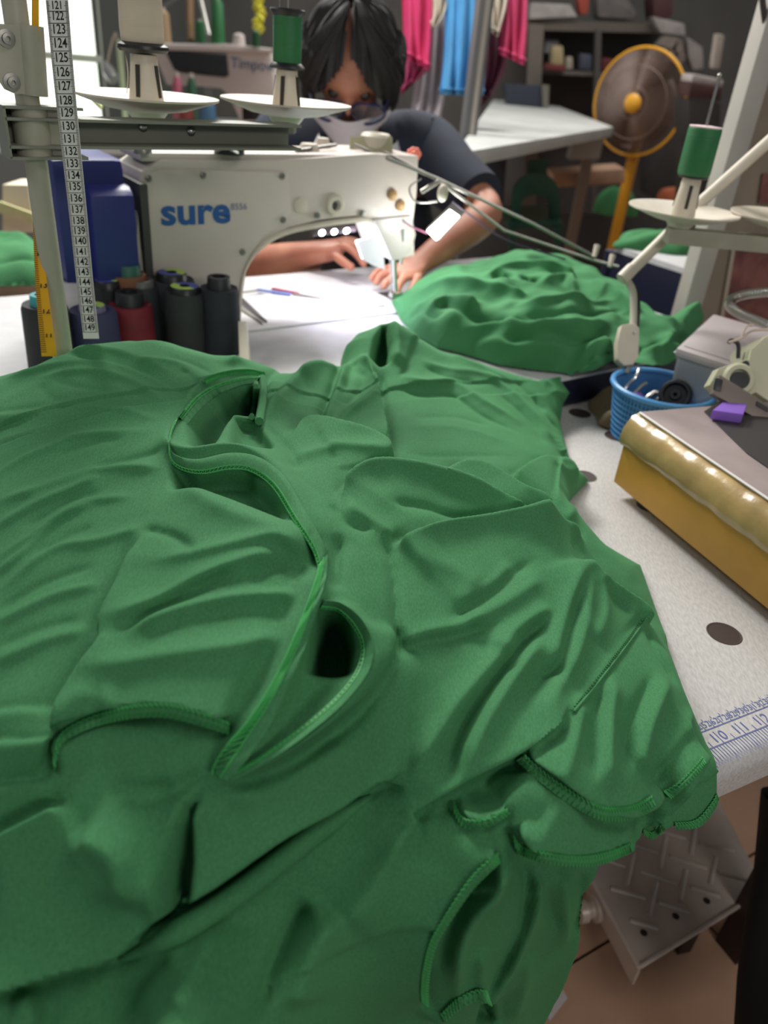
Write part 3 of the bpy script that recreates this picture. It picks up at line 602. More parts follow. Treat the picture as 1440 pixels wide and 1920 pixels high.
def rib(g, rim, low, lift_r, lift_l, name='neck_band', st=True, stpos=.92, stw=.22):   # rib band: rim line raised, lower line with its stitches
    n = 64; R = cr(pl(rim), 10); Lw = cr(pl(low), 10)
    rs = lambda Q: [tuple(np.array(Q)[int(round(i*(len(Q)-1)/n))]) for i in range(n+1)]
    R, Lw = rs(R), rs(Lw); sm = lambda q: np.array([q[max(0, i-3):i+4].mean(0) for i in range(len(q))])
    nr = np.array([ray(*p)/np.linalg.norm(ray(*p)) for p in R])
    r = big.surf(R, lift_r*.001); l = big.surf(Lw, lift_l*.001)
    dr = np.array([np.linalg.norm(q-CP) for q in r]); dl = np.array([np.linalg.norm(q-CP) for q in l])
    k = np.ones(9)/9; f = lambda d: np.convolve(np.pad(d, 4, mode='edge'), k, mode='valid'); dr = f(dr); dl = f(np.minimum(dl, dr+.03))
    nl = np.array([ray(*p)/np.linalg.norm(ray(*p)) for p in Lw]); r = CP+nr*dr[:, None]; l = CP+nl*dl[:, None]
    out = r-l; out /= np.linalg.norm(out, axis=1)[:, None]
    rows = [r+nr*.014-out*.004, r+nr*.004+out*.001, r-nr*.0005+out*.0005, r-nr*.002-out*.003, r*.5+l*.5-nr*.0025, l-nr*.0018, l+nr*.002, l+nr*.012+out*.004]
    o = obj(name, MB().loft(rows), GREENRIB, TH[g], angle=70)
    if st:
        mb = MB(); a = r*(1-stpos)+l*stpos-nr*.0032; b = r*(1-stpos+stw)+l*(stpos-stw)-nr*.0034
        zig(mb, a, b, .0030, .00045); mb.tube(list(a+nr*.0004), .0006, 4); mb.tube(list(b+nr*.0004), .0006, 4); obj('stitching', mb, STITCH, o)
rib('front', '346,768 325,800 319,835 330,855 370,863 430,851 482,858 530,892 566,950 600,1010 612,1050', '326,792 318,822 320,862 340,882 380,890 430,882 470,886 510,915 548,975 584,1030 598,1070', 9, 3)
rib('front', '616,1030 614,1062 605,1108 580,1190 550,1268 506,1358 457,1430 426,1464', '598,1060 592,1088 562,1170 524,1256 474,1340 424,1400 402,1436 398,1452', 9, 4, stpos=1.0, stw=.5)
rib('front', '608,1126 640,1132 676,1160 698,1206 690,1258 640,1322 560,1388 480,1440 430,1464', '600,1142 634,1148 660,1176 676,1214 664,1262 622,1314 548,1376 478,1424 440,1446', 9, 3, stpos=.9)
rib('front', '336,782 366,744 402,722 450,708 488,704', '350,796 380,762 412,738 452,722 478,718', 8, 1, st=True, stpos=.3)
# bright seam allowance along the top of the neck opening and the band end
sm_ = MB(); a = big.surf(cr(pl('384,716 420,702 460,697 496,702'), 10), .012); zig(sm_, a, a+Z*.004-np.array([0, .003, 0]), .0026, .0006); zig(sm_, a+Z*.002, a-Z*.002+np.array([.001, -.002, 0]), .0034, .0007)
obj('stitching', sm_, STITCH, TH['front'])
be = MB(); a = big.surf(cr(pl('480,718 478,750 472,782'), 10), .016); be.tube(a, .0028, 8); a2 = big.surf(cr(pl('492,708 494,740 486,790'), 10), .013); be.tube(a2, [.004]*len(a2), 8)
obj('band_end', be, GREENRIB, TH['front'])
sm2 = MB(); a = big.surf(cr(pl('1212,1160 1190,1190 1159,1231 1113,1290 1076,1334'), 12), .0012); sm2.tube(a, .0011, 6); b = big.surf(cr(pl('1206,1158 1184,1188 1153,1229 1107,1288 1070,1332'), 12), .0012); zig(sm2, a, b, .004, .0004)
obj('seam', sm2, GREENRIB, TH['right'])

fr_ = MB(); a = big.surf(cr(pl('208,1806 289,1772 350,1738 422,1692 490,1642 555,1590 610,1547 655,1518 705,1486'), 8), .001)
a = [a[max(0, i-3):i+4].mean(0) for i in range(len(a))]; n = len(a)
fr_.tube(a, [.0062*min(1, .15+4*min(i, n-1-i)/n) for i in range(n)], 12); obj('fold_roll', fr_, GREEN, TH['hang'], angle=180)
# ---- heap of green garments under the needle
far = Cloth((.3, 1.45, .85), 30, 15)
far.fit([PZ(*p) for p in [(740, 556, .81), (760, 600, .815), (800, 560, .85), (830, 640, .83), (880, 500, .87), (900, 600, .855), (900, 660, .815), (980, 470, .87), (1000, 560, .88), (1000, 640, .85), (1000, 680, .815),
  (1100, 500, .865), (1100, 580, .87), (1100, 660, .84), (1200, 540, .85), (1200, 610, .85), (1230, 680, .82), (1290, 600, .835), (1330, 580, .82), (1050, 470, .86)]])
OUTF = pl('735,560 770,530 830,500 880,478 960,462 1040,466 1090,488 1130,500 1180,510 1215,560 1250,592 1275,572 1310,566 1328,590 1300,625 1270,640 1268,672 1220,690 1150,676 1118,690 1090,694 1060,684 1000,686 940,672 880,648 830,622 780,606 755,585')
FST = [('R', 10, 14, '760,560 840,540 930,545 1000,560'), ('C', 10, 9, '800,575 860,585 920,600 960,602'), ('R', 10, 12, '790,590 840,570 900,580'), ('R', 9, 14, '850,620 950,610 1050,620 1150,605'), ('C', 9, 9, '930,640 1000,630 1080,640 1150,625'),
 ('C', 14, 8, '930,510 945,520 960,512'), ('C', 14, 8, '985,515 1000,528 1010,518'), ('R', 10, 12, '900,520 960,500 1040,505 1090,520'), ('R', 9, 10, '1000,540 1060,520 1080,560'), ('C', 9, 8, '1085,520 1100,545 1085,560'),
 ('R', 10, 12, '1100,520 1150,560 1200,590'), ('R', 8, 12, '960,575 1060,570 1160,565'), ('C', 8, 8, '980,590 1080,590 1180,580'), ('R', 8, 10, '880,640 960,655 1060,665'), ('C', 8, 7, '950,600 1010,605 1060,600'),
 ('R', 9, 10, '1080,690 1100,660 1140,640'), ('R', 9, 9, '1110,690 1115,665 1150,650'), ('C', 10, 8, '1150,670 1200,655 1250,640'), ('R', 10, 14, '1200,660 1240,650 1270,620'), ('R', 10, 16, '1240,610 1290,585 1310,575'), ('R', 8, 9, '780,560 790,600 810,610'), ('C', 9, 6, '770,580 800,590 830,600'), ('C', 8, 8, '850,520 900,535 920,530')]
far.build(OUTF, [(0, len(OUTF)-1)], .003, [(a, b*1.5)+tuple(c) for a, b, *c in FST], [(lambda P: ((P-NP)@BM < .447), ZF)], edge_w=.035, noise=[(.012, .09, .07, 10, 11), (.007, .06, .03, 60, 12), (.004, .035, .02, 20, 13)], minth=.003)
tf = thing('green_garment_heap', 'brightly lit heap of green garments under the needle on the white machine table', 'garments', PZ(1000, 600, ZF))
far.mesh('cloth', far.faces(), GREEN, tf)
def small_heap(name, label, out, ctl, zt, strokes=(), tilt=20, seed=30, amp=1.0):
    c = Cloth(PZ(*ctl[0]), tilt); c.fit([PZ(*p) for p in ctl])
    c.build(out, [(0, len(out)-1), ], .006, strokes, [(lambda P: np.ones(P.shape[:-1], bool), zt)], edge_w=.05, noise=[(.015*amp, .12, .07, 20, seed), (.008*amp, .06, .04, 70, seed+1)], minth=.003)
    t = thing(name, label, 'garments', PZ(*ctl[0][:2], zt)); c.mesh('cloth', c.faces(), GREEN, t); return t
small_heap('green_garment_heap', 'dim heap of green garments at the left edge behind the thread stand', pl('-90,440 0,425 60,440 105,475 122,520 60,532 -90,536'), [(0, 470, .84), (-60, 480, .84), (60, 478, .84), (100, 510, .815), (0, 530, .81), (60, 528, .81), (-90, 530, .81), (0, 430, .82), (60, 445, .82), (-90, 445, .82)], ZF, [('R', 14, 14, '-40,440 30,440 90,470'), ('C', 14, 10, '-40,490 30,480 90,500')])
# ================================================================ thread stand with tape measure (left)
psx, psy = PH(113, 630, .88)[:2]; pole_p = np.array([psx, psy, ZF])
ts = thing('thread_stand', 'grey cream thread stand with two dishes on a channel arm at the left', 'thread stand', pole_p)
obj('pole', MB().tube([pole_p, pole_p+Z*.60], .0108, 16), STANDM, ts)
obj('base_flange', MB().lathe(pole_p, [(.03, 0), (.03, .006), (.014, .012), (.014, .02)]), STANDM, ts)
d1 = PD(275, 186, .834); d2 = PD(537, 197, .926)
adir = (d2-d1)*np.array([1, 1, 0]); adir /= np.linalg.norm(adir); aout = np.cross(adir, Z)       # aout points to the viewer
if aout[1] > 0: aout = -aout
zarm = float(PP(60, 246, pole_p, aout)[2])
a0 = pole_p*np.array([1, 1, 0])+Z*zarm-adir*.026
ln = .312
arm = MB()        # open channel: back web with two flanges and a closed left end
for zz in (-.0118, .0118): arm.box(a0+adir*ln/2+Z*zz+aout*.002, adir*ln/2, aout*.016, Z*.0013)
for zz in (-.0215, .0215): arm.box(a0+adir*.035+Z*zz+aout*.002, adir*.036, aout*.016, Z*.0013)
arm.box(a0+adir*.035-aout*.013, adir*.036, aout*.0014, Z*.0215)
arm.box(a0+adir*ln/2-aout*.013, adir*ln/2, aout*.0013, Z*.0118)
arm.box(a0+aout*.002, adir*.0013, aout*.016, Z*.0215)
obj('channel_arm', arm, ARMD, ts, smooth=False)
cl = MB().tube([a0+adir*.026-Z*.0215, a0+adir*.026+Z*.0215], .0165, 24).box(a0+adir*.05+aout*.004, adir*.012, aout*.003, Z*.0215)
obj('pole_clamp', cl, STANDM, ts)
for k, (x, y) in enumerate(((103, 250), (268, 238), (358, 246))):
    p = PP(x, y, a0-aout*.011, aout); obj('rivet', MB().lathe(p, [(.0045, 0), (.0045, .002), (.003, .0035), (0.0001, .004)], axis=aout, seg=12), CHROME, ts)
def dish(root, c, r, m, slots=2, hold=.055, r0=.018, r1=.0135, bare=0):
    obj('dish', MB().lathe(c, [(.012, -.020), (.016, -.020), (.022, -.012), (r*.55, -.009), (r*.97, .0015), (r, .0025), (r, .0045), (r*.96, .0042), (r*.55, -.005), (.02, -.008), (.005, -.009)], seg=48), m, root)
    h = obj('cone_holder', MB().lathe(c, [(r0, -.010), (r0, -.004), (r1*1.1, hold*.62), (r1, hold), (.004, hold+.001)], seg=24), m, root)
    mb = MB()
    for q in (-100, -20, 60, 160):
        q = math.radians(q); e = np.array([math.cos(q), math.sin(q), 0]); t = np.cross(Z, e); rm = (r0+r1)/2
        mb.box(c+e*(rm+.0001)+Z*(hold*.42), t*.0022, e*.0008-Z*0, Z*.015-e*(r0-r1)*.26)
    obj('slot', mb, DARKSLOT, h, smooth=False)
    obj('neck', MB().box(c-Z*.024, np.array([.011, 0, 0]), np.array([0, .011, 0]), Z*.006), ARMD, root, smooth=False)
dish(ts, d1, .077, CREAM2, hold=.042, r0=.019, r1=.0135); dish(ts, d2, .078, CREAM2, hold=.037, r0=.018, r1=.0125)
# upper bracket with two socket screws
bp_ = pole_p*np.array([1, 1, 0])
ub = MB(); c = PP(50, 112, bp_+aout*.010, aout)
pts = [PP(*q, bp_+aout*.011, aout) for q in ((-30, 42), (63, 50), (78, 178), (28, 176), (10, 168), (-2, 150), (-30, 60))]
ub.prism(pts, -aout*.004); obj('bracket', ub, STANDM, ts, smooth=False)
ub2 = MB().tube([PP(50, 46, bp_, aout), PP(60, 178, bp_, aout)], .0142, 20); obj('bracket_sleeve', ub2, STANDM, ts)
for x, y in ((12, 72), (22, 154)):
    p = PP(x, y, bp_+aout*.011, aout)
    obj('socket_screw', MB().lathe(p, [(.0075, 0), (.0075, .0015), (.0045, .0018), (.0045, .006), (.002, .0062), (.0019, .003)], axis=aout, seg=14), STEEL, ts)
# spools on the stand
def thread_mat(name, c, s=600):
    m = mat(name, c, .55, bump=.5, bscale=s, var=.08, vscale=30, aniso=(.05, .05, 1)); return m
c0 = d1+Z*.044
sp = thing('thread_cone', 'tall cream thread cone on a black base, standing on the stand at top left', 'thread cone', c0)
obj('thread', MB().lathe(c0, [(.021, .008), (.0222, .012), (.0215, .13), (.019, .14)], seg=32), thread_mat('cream_thread', (205, 194, 172)), sp)
obj('spool_base', MB().lathe(c0, [(.024, .0), (.0265, .003), (.026, .006), (.021, .009)], seg=32), BLACKP, sp)
th = MB(); th.tube(cr([PD(222, 0, .815), PD(225, 55, .815), PD(236, 105, .815), PD(240, 140, .82), PD(238, 175, .83)], 6), .0006, 5)
obj('loose_thread', th, MATS['cream_thread'], sp)
c0 = d2+Z*.039
sp = thing('thread_spool', 'green thread spool with black flanges on the right dish of the left stand', 'thread spool', c0)
obj('thread', MB().lathe(c0, [(.0165, .004), (.0167, .006), (.0167, .05), (.0165, .053)], seg=32), thread_mat('green_spool_thread', (38, 112, 62)), sp)
for h in (.0, .052):
    obj('flange', MB().lathe(c0+Z*h, [(.0205, -.001), (.0212, .0005), (.0205, .002), (.0165, .0055)] if h == 0 else [(.0165, -.001), (.0198, .0035), (.0205, .005), (.0195, .0065), (.004, .0066)], seg=32), BLACKP, sp)
th = MB(); th.tube([PD(524, 20, .925), PD(528, -60, .93)], .0005, 5); th.tube([c0+Z*.056, c0+Z*.2], .0012, 6)
obj('spindle', th, STEEL, sp)
# tape measure
tm = thing('tape_measure', 'white tape measure with black centimetre numbers hanging beside the pole', 'tape measure', PH(170, 640, .80))
TM = mat('tape_white', (236, 234, 226), .5)
tp = cr([PH(104, -30, .765), PH(117, 120, .77), PH(131, 260, .78), PH(146, 400, .79), PH(158, 520, .797), PH(171, 635, .80)], 10)
tx = ix*.9+np.array([0, .0, 0]); tx = tx/np.linalg.norm(tx)
n = len(tp); hw = np.linspace(.0087, .0078, n)
rows = [[tp[i]-tx*hw[i] for i in range(n)], [tp[i]-tx*hw[i]*.4-fwd*.0004 for i in range(n)], [tp[i]+tx*hw[i]*.4-fwd*.0004 for i in range(n)], [tp[i]+tx*hw[i] for i in range(n)]]
obj('tape', MB().loft(rows+[[p+fwd*.0006 for p in rows[3]], [p+fwd*.0006 for p in rows[0]], rows[0]]), TM, tm)
ys = [12, 32, 57, 83, 110, 137, 163, 190, 213, 238, 262, 285, 308, 330, 351, 373, 394, 415, 434, 453, 473, 492, 511, 530, 548, 565, 582, 599, 615]
tpy = np.array([projA(p[None])[1][0] for p in tp]); TPa = np.array(tp)
def tat(y):
    return np.array([np.interp(y, tpy, TPa[:, k]) for k in range(3)]), float(np.interp(y, tpy, hw))
ink = MB(); ysx = [-10]+ys+[631]
for i in range(1, len(ys)+1):
    p, h_ = tat(ysx[i]); p1, _ = tat((ysx[i]+ysx[i+1])/2); p0, _ = tat((ysx[i]+ysx[i-1])/2); tdir = p0-p1; cmh = np.linalg.norm(tdir); tdir /= cmh
    s = str(120+i); put_text(ink, s, .0096*min(1, cmh/.0105+.1), p-fwd*.0012, tx, tdir, bold=.0001, sx=.8)
    ink.box(p1-fwd*.0006, tx*h_*.98, tdir*.00018, fwd*.0001)
    for k in range(1, 10):
        q = p1+(p0-p1)*k/10-fwd*.0006; l = .0028 if k == 5 else .0021
        for s_ in (-1, 1): ink.box(q+tx*s_*(h_-l*.55), tx*l*.5, tdir*.00012, fwd*.0001)
obj('printed_scale', ink, INK, tm, smooth=False)
yt = thing('tape_measure', 'amber yellow tape measure with black ticks hanging behind the stand pole', 'tape measure', PH(88, 668, .865))
yp = cr([PH(66, -20, .87), PH(66, 60, .872), PH(67, 300, .88), PH(70, 430, .88), PH(80, 560, .868), PH(92, 668, .86)], 8); n = len(yp); py = np.array([projA(p[None])[1][0] for p in yp])
hw = np.interp(py, [0, 430, 560, 668], [.003, .0042, .0065, .008])
rows = [[yp[i]-tx*hw[i] for i in range(n)], [yp[i]+tx*hw[i] for i in range(n)]]
obj('tape', MB().loft(rows+[[p+fwd*.0006 for p in rows[1]], [p+fwd*.0006 for p in rows[0]], rows[0]]), mat('tape_amber', (226, 164, 20), .5), yt)
ink = MB(); YPa = np.array(yp)
for y in np.arange(380, 662, 4.0):
    p = np.array([np.interp(y, py, YPa[:, k]) for k in range(3)]); h_ = float(np.interp(y, py, hw)); p2 = np.array([np.interp(y+1, py, YPa[:, k]) for k in range(3)]); td = p-p2; td /= np.linalg.norm(td)
    ink.box(p-tx*h_*.62-fwd*.0004, tx*h_*.35, td*.0003, fwd*.0001)
for y, s in ((475, '14'), (535, '13'), (583, '12'), (628, '11')):
    p = np.array([np.interp(y, py, YPa[:, k]) for k in range(3)]); h_ = float(np.interp(y, py, hw)); put_text(ink, s, .009, p+tx*h_*.35-fwd*.0006, tx, -np.cross(tx, fwd)*-1 if False else -iy, bold=.0002)
obj('printed_scale', ink, INK, yt, smooth=False)

# ================================================================ the lettered sewing machine
sm = thing('sewing_machine', 'cream industrial sewing machine lettered sure, with a blue motor housing', 'sewing machine', ML(-.3, 0, ZF))
def PMb(x, y, b): return PP(x, y, ML(0, b, 0), BM)
# arm casting seen from behind: outline in the machine's own plane, extruded away from the viewer
AO = [(265, 322), (300, 300), (520, 300), (700, 288), (785, 292), (782, 360), (775, 415), (778, 480), (742, 487), (725, 440), (700, 412), (670, 405), (640, 408), (600, 413), (540, 428), (505, 450), (478, 478), (462, 510), (455, 560), (450, 640), (247, 640), (250, 560), (255, 480), (258, 400)]
def sm_out(pts, b): return [PMb(x, y, b) for x, y in pts]
arm = MB(); o1 = sm_out(AO, .055); arm.prism(o1, -BM*.105)
obj('arm_casting', arm, MACH, sm, bevel=.004)
# top cover, slightly inset and rounded
topz = float(PMb(520, 300, .055)[2])
tc = MB(); tc.prism([ML(-.49, .05, topz-.004), ML(-.02, .05, topz-.004), ML(-.02, -.045, topz-.004), ML(-.49, -.045, topz-.004)], Z*.012); obj('top_cover', tc, MACH, sm, bevel=.005)
# back plate proud of the casting, with its screws
bp2 = MB(); bp2.prism(sm_out([(275, 326), (300, 318), (540, 322), (546, 400), (520, 424), (492, 446), (466, 480), (450, 520), (448, 560), (262, 600), (266, 420)], .0575), -BM*.004); obj('back_plate', bp2, MACH, sm, bevel=.0012)
for x, y, r in ((278, 334, .0045), (380, 328, .0045), (528, 330, .005), (454, 472, .005), (594, 404, .005), (680, 400, .005), (530, 412, .005)):
    obj('screw', MB().lathe(PMb(x, y, .0565), [(r, 0), (r, .003), (r*.7, .0045), (r*.25, .0046), (r*.2, .003)], axis=BM, seg=12), STEEL, sm)
tx1 = MB(); put_text(tx1, 'sure', .052, PMb(368, 398, .0584), AM, Z, bold=.0016, sx=1.18); obj('lettering', tx1, mat('letter_blue', (28, 84, 150), .5), sm, smooth=False)
tx2 = MB(); put_text(tx2, '8556', .013, PMb(448, 388, .0584), AM, Z, sx=1.05); obj('lettering', tx2, mat('letter_pale_blue', (92, 108, 140), .5), sm, smooth=False)
# arch trim: the pale moulding that follows the opening, with LEDs under it
rim = cr([PMb(x, y, .057) for x, y in ((446, 600), (450, 540), (458, 505), (476, 472), (505, 446), (545, 428), (600, 417), (650, 410), (690, 408), (712, 425), (726, 455))], 6)
obj('arch_moulding', MB().loft([[p-BM*.02 for p in rim], rim, [p+BM*.003-Z*.003 for p in rim], [p+BM*.002-Z*.008 for p in rim], [p-BM*.03-Z*.008 for p in rim]]), CREAM2, sm)
led = obj('led_bar', MB().tube([PMb(585, 436, .04), PMb(665, 428, .04)], .006, 8), mat('led_bar_dark', (70, 60, 64), .5), sm)
LED = mat('led_white', (255, 250, 255), .3, emit=9)
for x, y in ((604, 437), (627, 435), (650, 433)):
    obj('led', MB().lathe(PMb(x, y, .047), [(.0055, -.002), (.0055, .001), (.003, .003), (.0002, .0035)], axis=BM*.8-Z*.6, seg=12), LED, led)
sl = bpy.data.lights.new('machine_led_light', 'AREA'); sl.size = .05; sl.energy = .9; sl.color = (.86, .84, 1); so = bpy.data.objects.new('machine_led_light', sl); COL.objects.link(so)
so.location = tuple(PMb(632, 447, .045)); so.rotation_euler = (Vector(ML(-.06, .03, ZF))-so.location).to_track_quat('-Z', 'Y').to_euler()
# end face, presser parts
fp = MB(); fp.prism(sm_out([(700, 412), (772, 405), (780, 440), (772, 470), (752, 488), (735, 488), (718, 450)], .062), -BM*.06); obj('face_plate', fp, mat('grey_enamel', (170, 166, 160), .35), sm, bevel=.003)
gd = MB(); gd.prism(sm_out([(668, 452), (700, 445), (718, 470), (722, 506), (700, 498), (680, 486)], .066), -BM*.003); obj('finger_guard', gd, mat('guard_white', (226, 226, 232), .35), sm, smooth=False)
obj('presser_bar', MB().tube([PMb(738, 480, .03), PMb(741, 545, .02)], .005, 12).tube([PMb(755, 430, .064), PMb(752, 495, .05)], .003, 8), CHROME, sm)
obj('presser_foot', MB().box(PMb(742, 552, .02), AM*.012, BM*.006, Z*.004).tube([PMb(731, 470, .03), PMb(734, 560, .018)], .0012, 6), CHROME, sm)
for x, y, r in ((627, 384, .017), (563, 385, .012)):
    obj('port_cap', MB().lathe(PMb(x, y, .055), [(r, 0), (r, .004), (r*.8, .007), (r*.5, .007), (r*.45, .003), (.0002, .003)] if r > .013 else [(r, 0), (r, .002), (r*.7, .003), (.0002, .003)], axis=BM, seg=22), CREAM2, sm)
obj('thread_hole', MB().lathe(PMb(627, 386, .060), [(.0065, 0), (.0055, .001), (.0002, .001)], axis=BM, seg=14), DARKSLOT, sm)
for x, y in ((750, 385), (735, 365)): obj('tension_disc', MB().lathe(PMb(x, y, .056), [(.009, 0), (.009, .003), (.006, .006), (.002, .008)], axis=BM, seg=16), mat('brass_disc', (176, 140, 92), .45, var=.1), sm)
# knobs and lever bits on the top
for x, y, r, h, m in ((430, 288, .022, .012, BLACKP), (268, 288, .012, .01, STEEL), (580, 282, .016, .010, CREAM2), (605, 276, .012, .014, CREAM2)):
    p = PZ(x, y, topz+.008); obj('top_knob', MB().lathe(p, [(r, 0), (r, h*.5), (r*.8, h), (r*.3, h*1.05)], seg=18), m, sm)
obj('top_lever', MB().tube(cr([PZ(405, 283, topz+.012), PZ(425, 276, topz+.02), PZ(445, 286, topz+.012)], 6), .003, 8).tube([PZ(555, 283, topz+.01), PZ(630, 272, topz+.016)], .003, 8), STEEL, sm)
# bed and needle plate
obj('bed', MB().prism([ML(-.53, .085, ZF), ML(.03, .085, ZF), ML(.03, -.09, ZF), ML(-.53, -.09, ZF)], Z*.004), TABLEW, sm, bevel=.0015)
for a in (-.098, -.062): obj('slide_slot', MB().box(ML(a, .045, ZF+.0042), AM*.010, BM*.0035, Z*.0004), DARKSLOT, sm, smooth=False)
obj('needle_plate', MB().box(ML(.0, .0, ZF+.0045), AM*.022, BM*.03, Z*.0012), CHROME, sm, smooth=False)
# blue motor housing at the left end: two stepped boxes with rounded edges
mo = MB(); zt = float(PMb(240, 292, .03)[2]); z2 = float(PMb(250, 348, .075)[2])
mo.prism([ML(-.612, .06, ZF+.02), ML(-.612, .06, zt), ML(-.612, -.06, zt), ML(-.612, -.06, ZF+.02)], AM*.095)
obj('motor_housing', mo, BLUE, sm, bevel=.014)
mo2 = MB().prism([ML(-.575, .088, ZF+.075), ML(-.575, .088, z2-.01), ML(-.575, .07, z2), ML(-.575, .0, z2), ML(-.575, .0, ZF+.075)], AM*.06); obj('motor_cover', mo2, BLUE, sm, bevel=.008)
obj('housing_gasket', MB().prism([ML(-.502, .07, ZF+.03), ML(-.502, .07, zt-.03), ML(-.502, -.05, zt-.03), ML(-.502, -.05, ZF+.03)], AM*.012), mat('gasket_dark', (58, 58, 54), .6), sm, bevel=.003)
obj('foot_peg', MB().prism([PD(446, 602, 1.105), PD(462, 603, 1.105), PD(468, 690, 1.06), PD(449, 690, 1.06)], fwd*.015), CREAM2, sm, bevel=.002)
# thread guide box and the two thin rods to the right
gb = MB(); g0 = PD(696, 292, 1.30)
gb.box(g0, ix*.036, iy*.024, fwd*.02); bx_ = obj('winder_box', gb, mat('olive_cream', (158, 154, 122), .5), sm, bevel=.004)
obj('winder_knob', MB().lathe(PD(704, 272, 1.30), [(.024, -.008), (.026, 0), (.026, .014), (.022, .018), (.012, .018), (.010, .014)], seg=22), CREAM2, sm)
rod = thing('guide_rod', 'pair of thin metal rods running from the machine top down over the heap', 'rod', PD(1180, 500, 1.36))
obj('long_rod', MB().tube([PD(664, 272, 1.26), PD(820, 335, 1.28), PD(1000, 420, 1.32), PD(1116, 482, 1.36)], .0028, 8), STEEL, rod)
obj('long_rod', MB().tube([PD(720, 285, 1.27), PD(820, 337, 1.28), PD(945, 432, 1.32), PD(1110, 487, 1.36), PD(1160, 500, 1.36)], .0024, 8), STEEL, rod)
obj('short_rod', MB().tube([PD(790, 360, 1.28), PD(822, 340, 1.28)], .004, 8).tube(cr([PD(790, 335, 1.27), PD(768, 352, 1.27), PD(780, 378, 1.27), PD(820, 378, 1.28)], 6), .0014, 6), STEEL, rod)
obj('rod_clip', MB().ball(PD(830, 362, 1.27), [.009, .009, .014]), CREAM2, rod)
for q in ((1117, 470), (1146, 488)): obj('rod_clip', MB().tube([PD(q[0]+3, q[1]-10, 1.355), PD(q[0]-3, q[1]+12, 1.355)], [.0055, .004], 8), CREAM2, rod)
wl_ = thing('work_lamp', 'small glaring white LED strip lamp beside the needle with thin wires', 'lamp', PD(830, 425, 1.33))
obj('led_strip', MB().prism([PD(800, 432, 1.33), PD(843, 392, 1.33), PD(862, 405, 1.33), PD(818, 450, 1.33)], fwd*.004), mat('led_glare', (255, 255, 250), .4, emit=14), wl_, bevel=.002)
obj('lamp_back', MB().prism([PD(800, 428, 1.336), PD(848, 380, 1.336), PD(872, 396, 1.336), PD(822, 450, 1.336)], fwd*.005), STEEL, wl_, smooth=False)
obj('wire', MB().tube(cr([PD(700, 415, 1.34), PD(735, 400, 1.335), PD(770, 424, 1.33), PD(802, 438, 1.33)], 6), .0016, 6), mat('wire_mauve', (120, 70, 90), .5), wl_)
obj('wire', MB().tube(cr([PD(848, 378, 1.33), PD(880, 402, 1.33), PD(950, 450, 1.34), PD(1060, 486, 1.36)], 6), .0016, 6), mat('wire_dark', (60, 50, 70), .5), wl_)
wl2 = bpy.data.lights.new('work_lamp_light', 'POINT'); wl2.energy = .5; wl2.shadow_soft_size = .02; wo = bpy.data.objects.new('work_lamp_light', wl2); COL.objects.link(wo); wo.location = tuple(PD(815, 440, 1.30))

# ================================================================ thread cones standing on the machine table
def cone(label, x, ytop, r, h, col, core=None, corer=.5, corh=.012, cap=None, taper=.92):
    c = PZ(x, ytop, ZF+h); c = np.array([c[0], c[1], ZF])
    t = thing('thread_cone', label, 'thread cone', c, 'thread cones by the stand pole')
    nm = 'thread_%d_%d_%d' % col; hb = h-corh
    obj('thread', MB().lathe(c, [(r*.96, .001), (r, .006), (r*taper, hb-.006), (r*taper*.93, hb), (r*corer, hb-.001)], seg=30), mat(nm, col, .7, bump=.4, bscale=300, var=.15, vscale=30, aniso=(.1, .1, 1)), t)
    rr = r*corer
    obj('core', MB().lathe(c, [(rr*1.08, hb-.006), (rr, h-.001), (rr*.95, h), (rr*.62, h), (rr*.6, hb)], seg=24), core or BLACKP, t)
    if cap:
        for k in range(2):
            m = mat('label_lime', (176, 206, 96), .5) if (k == 0) == (cap == 1) else mat('label_blue', (70, 78, 160), .5)
            pts = [c+Z*(h+.0003)+rr*np.array([math.cos(q), math.sin(q), 0])*.95 for q in np.linspace(math.pi*k-.5, math.pi*(k+1)-.5, 12)]
            inn = [c+Z*(h+.0003)+rr*np.array([math.cos(q), math.sin(q), 0])*.35 for q in np.linspace(math.pi*k-.5, math.pi*(k+1)-.5, 12)]
            obj('paper_label', MB().loft([pts, inn]), m, t, smooth=False)
DKC = mat('core_dark', (30, 30, 34), .5)
cone('black thread cone with a turquoise core, leftmost, behind the yellow tape', 80, 552, .031, .105, (44, 46, 48), mat('core_turquoise', (70, 168, 172), .5), .52)
cone('white thread cone behind the white tape measure', 140, 507, .030, .105, (206, 202, 204), DKC, .36)
cone('fat navy thread cone with a pale lavender top behind the white tape', 172, 572, .034, .085, (56, 56, 92), mat('core_lav', (120, 112, 140), .5), .5, .006, 1)
cone('black thread cone with a lime and blue label right beside the white tape', 200, 524, .021, .10, (30, 32, 36), None, .85, .006, 1)
cone('dark red thread cone with a hollow black core', 241, 546, .033, .092, (122, 24, 40), DKC, .56, .018)
cone('brown thread cone with a dark green ring on its top', 237, 494, .030, .118, (130, 84, 58), mat('core_green', (36, 92, 78), .5), .62, .014)
cone('charcoal thread cone with a grey core behind the red cone', 264, 524, .027, .098, (46, 48, 56), mat('core_grey', (96, 94, 92), .5), .66, .008)
cone('black thread cone with a blue and lime label, rearmost, near the motor', 273, 483, .028, .112, (34, 36, 42), None, .74, .006, 2)
cone('wide black thread cone with a labelled top in the middle of the group', 322, 510, .036, .105, (36, 38, 44), None, .58, .010, 1)
cone('black thread cone with a lime half label, front right of the group', 346, 536, .031, .098, (40, 43, 44), None, .66, .008, 2)
cone('tall black thread cone with a bare open core, rightmost of the group', 410, 518, .031, .112, (28, 31, 40), DKC, .52, .016)

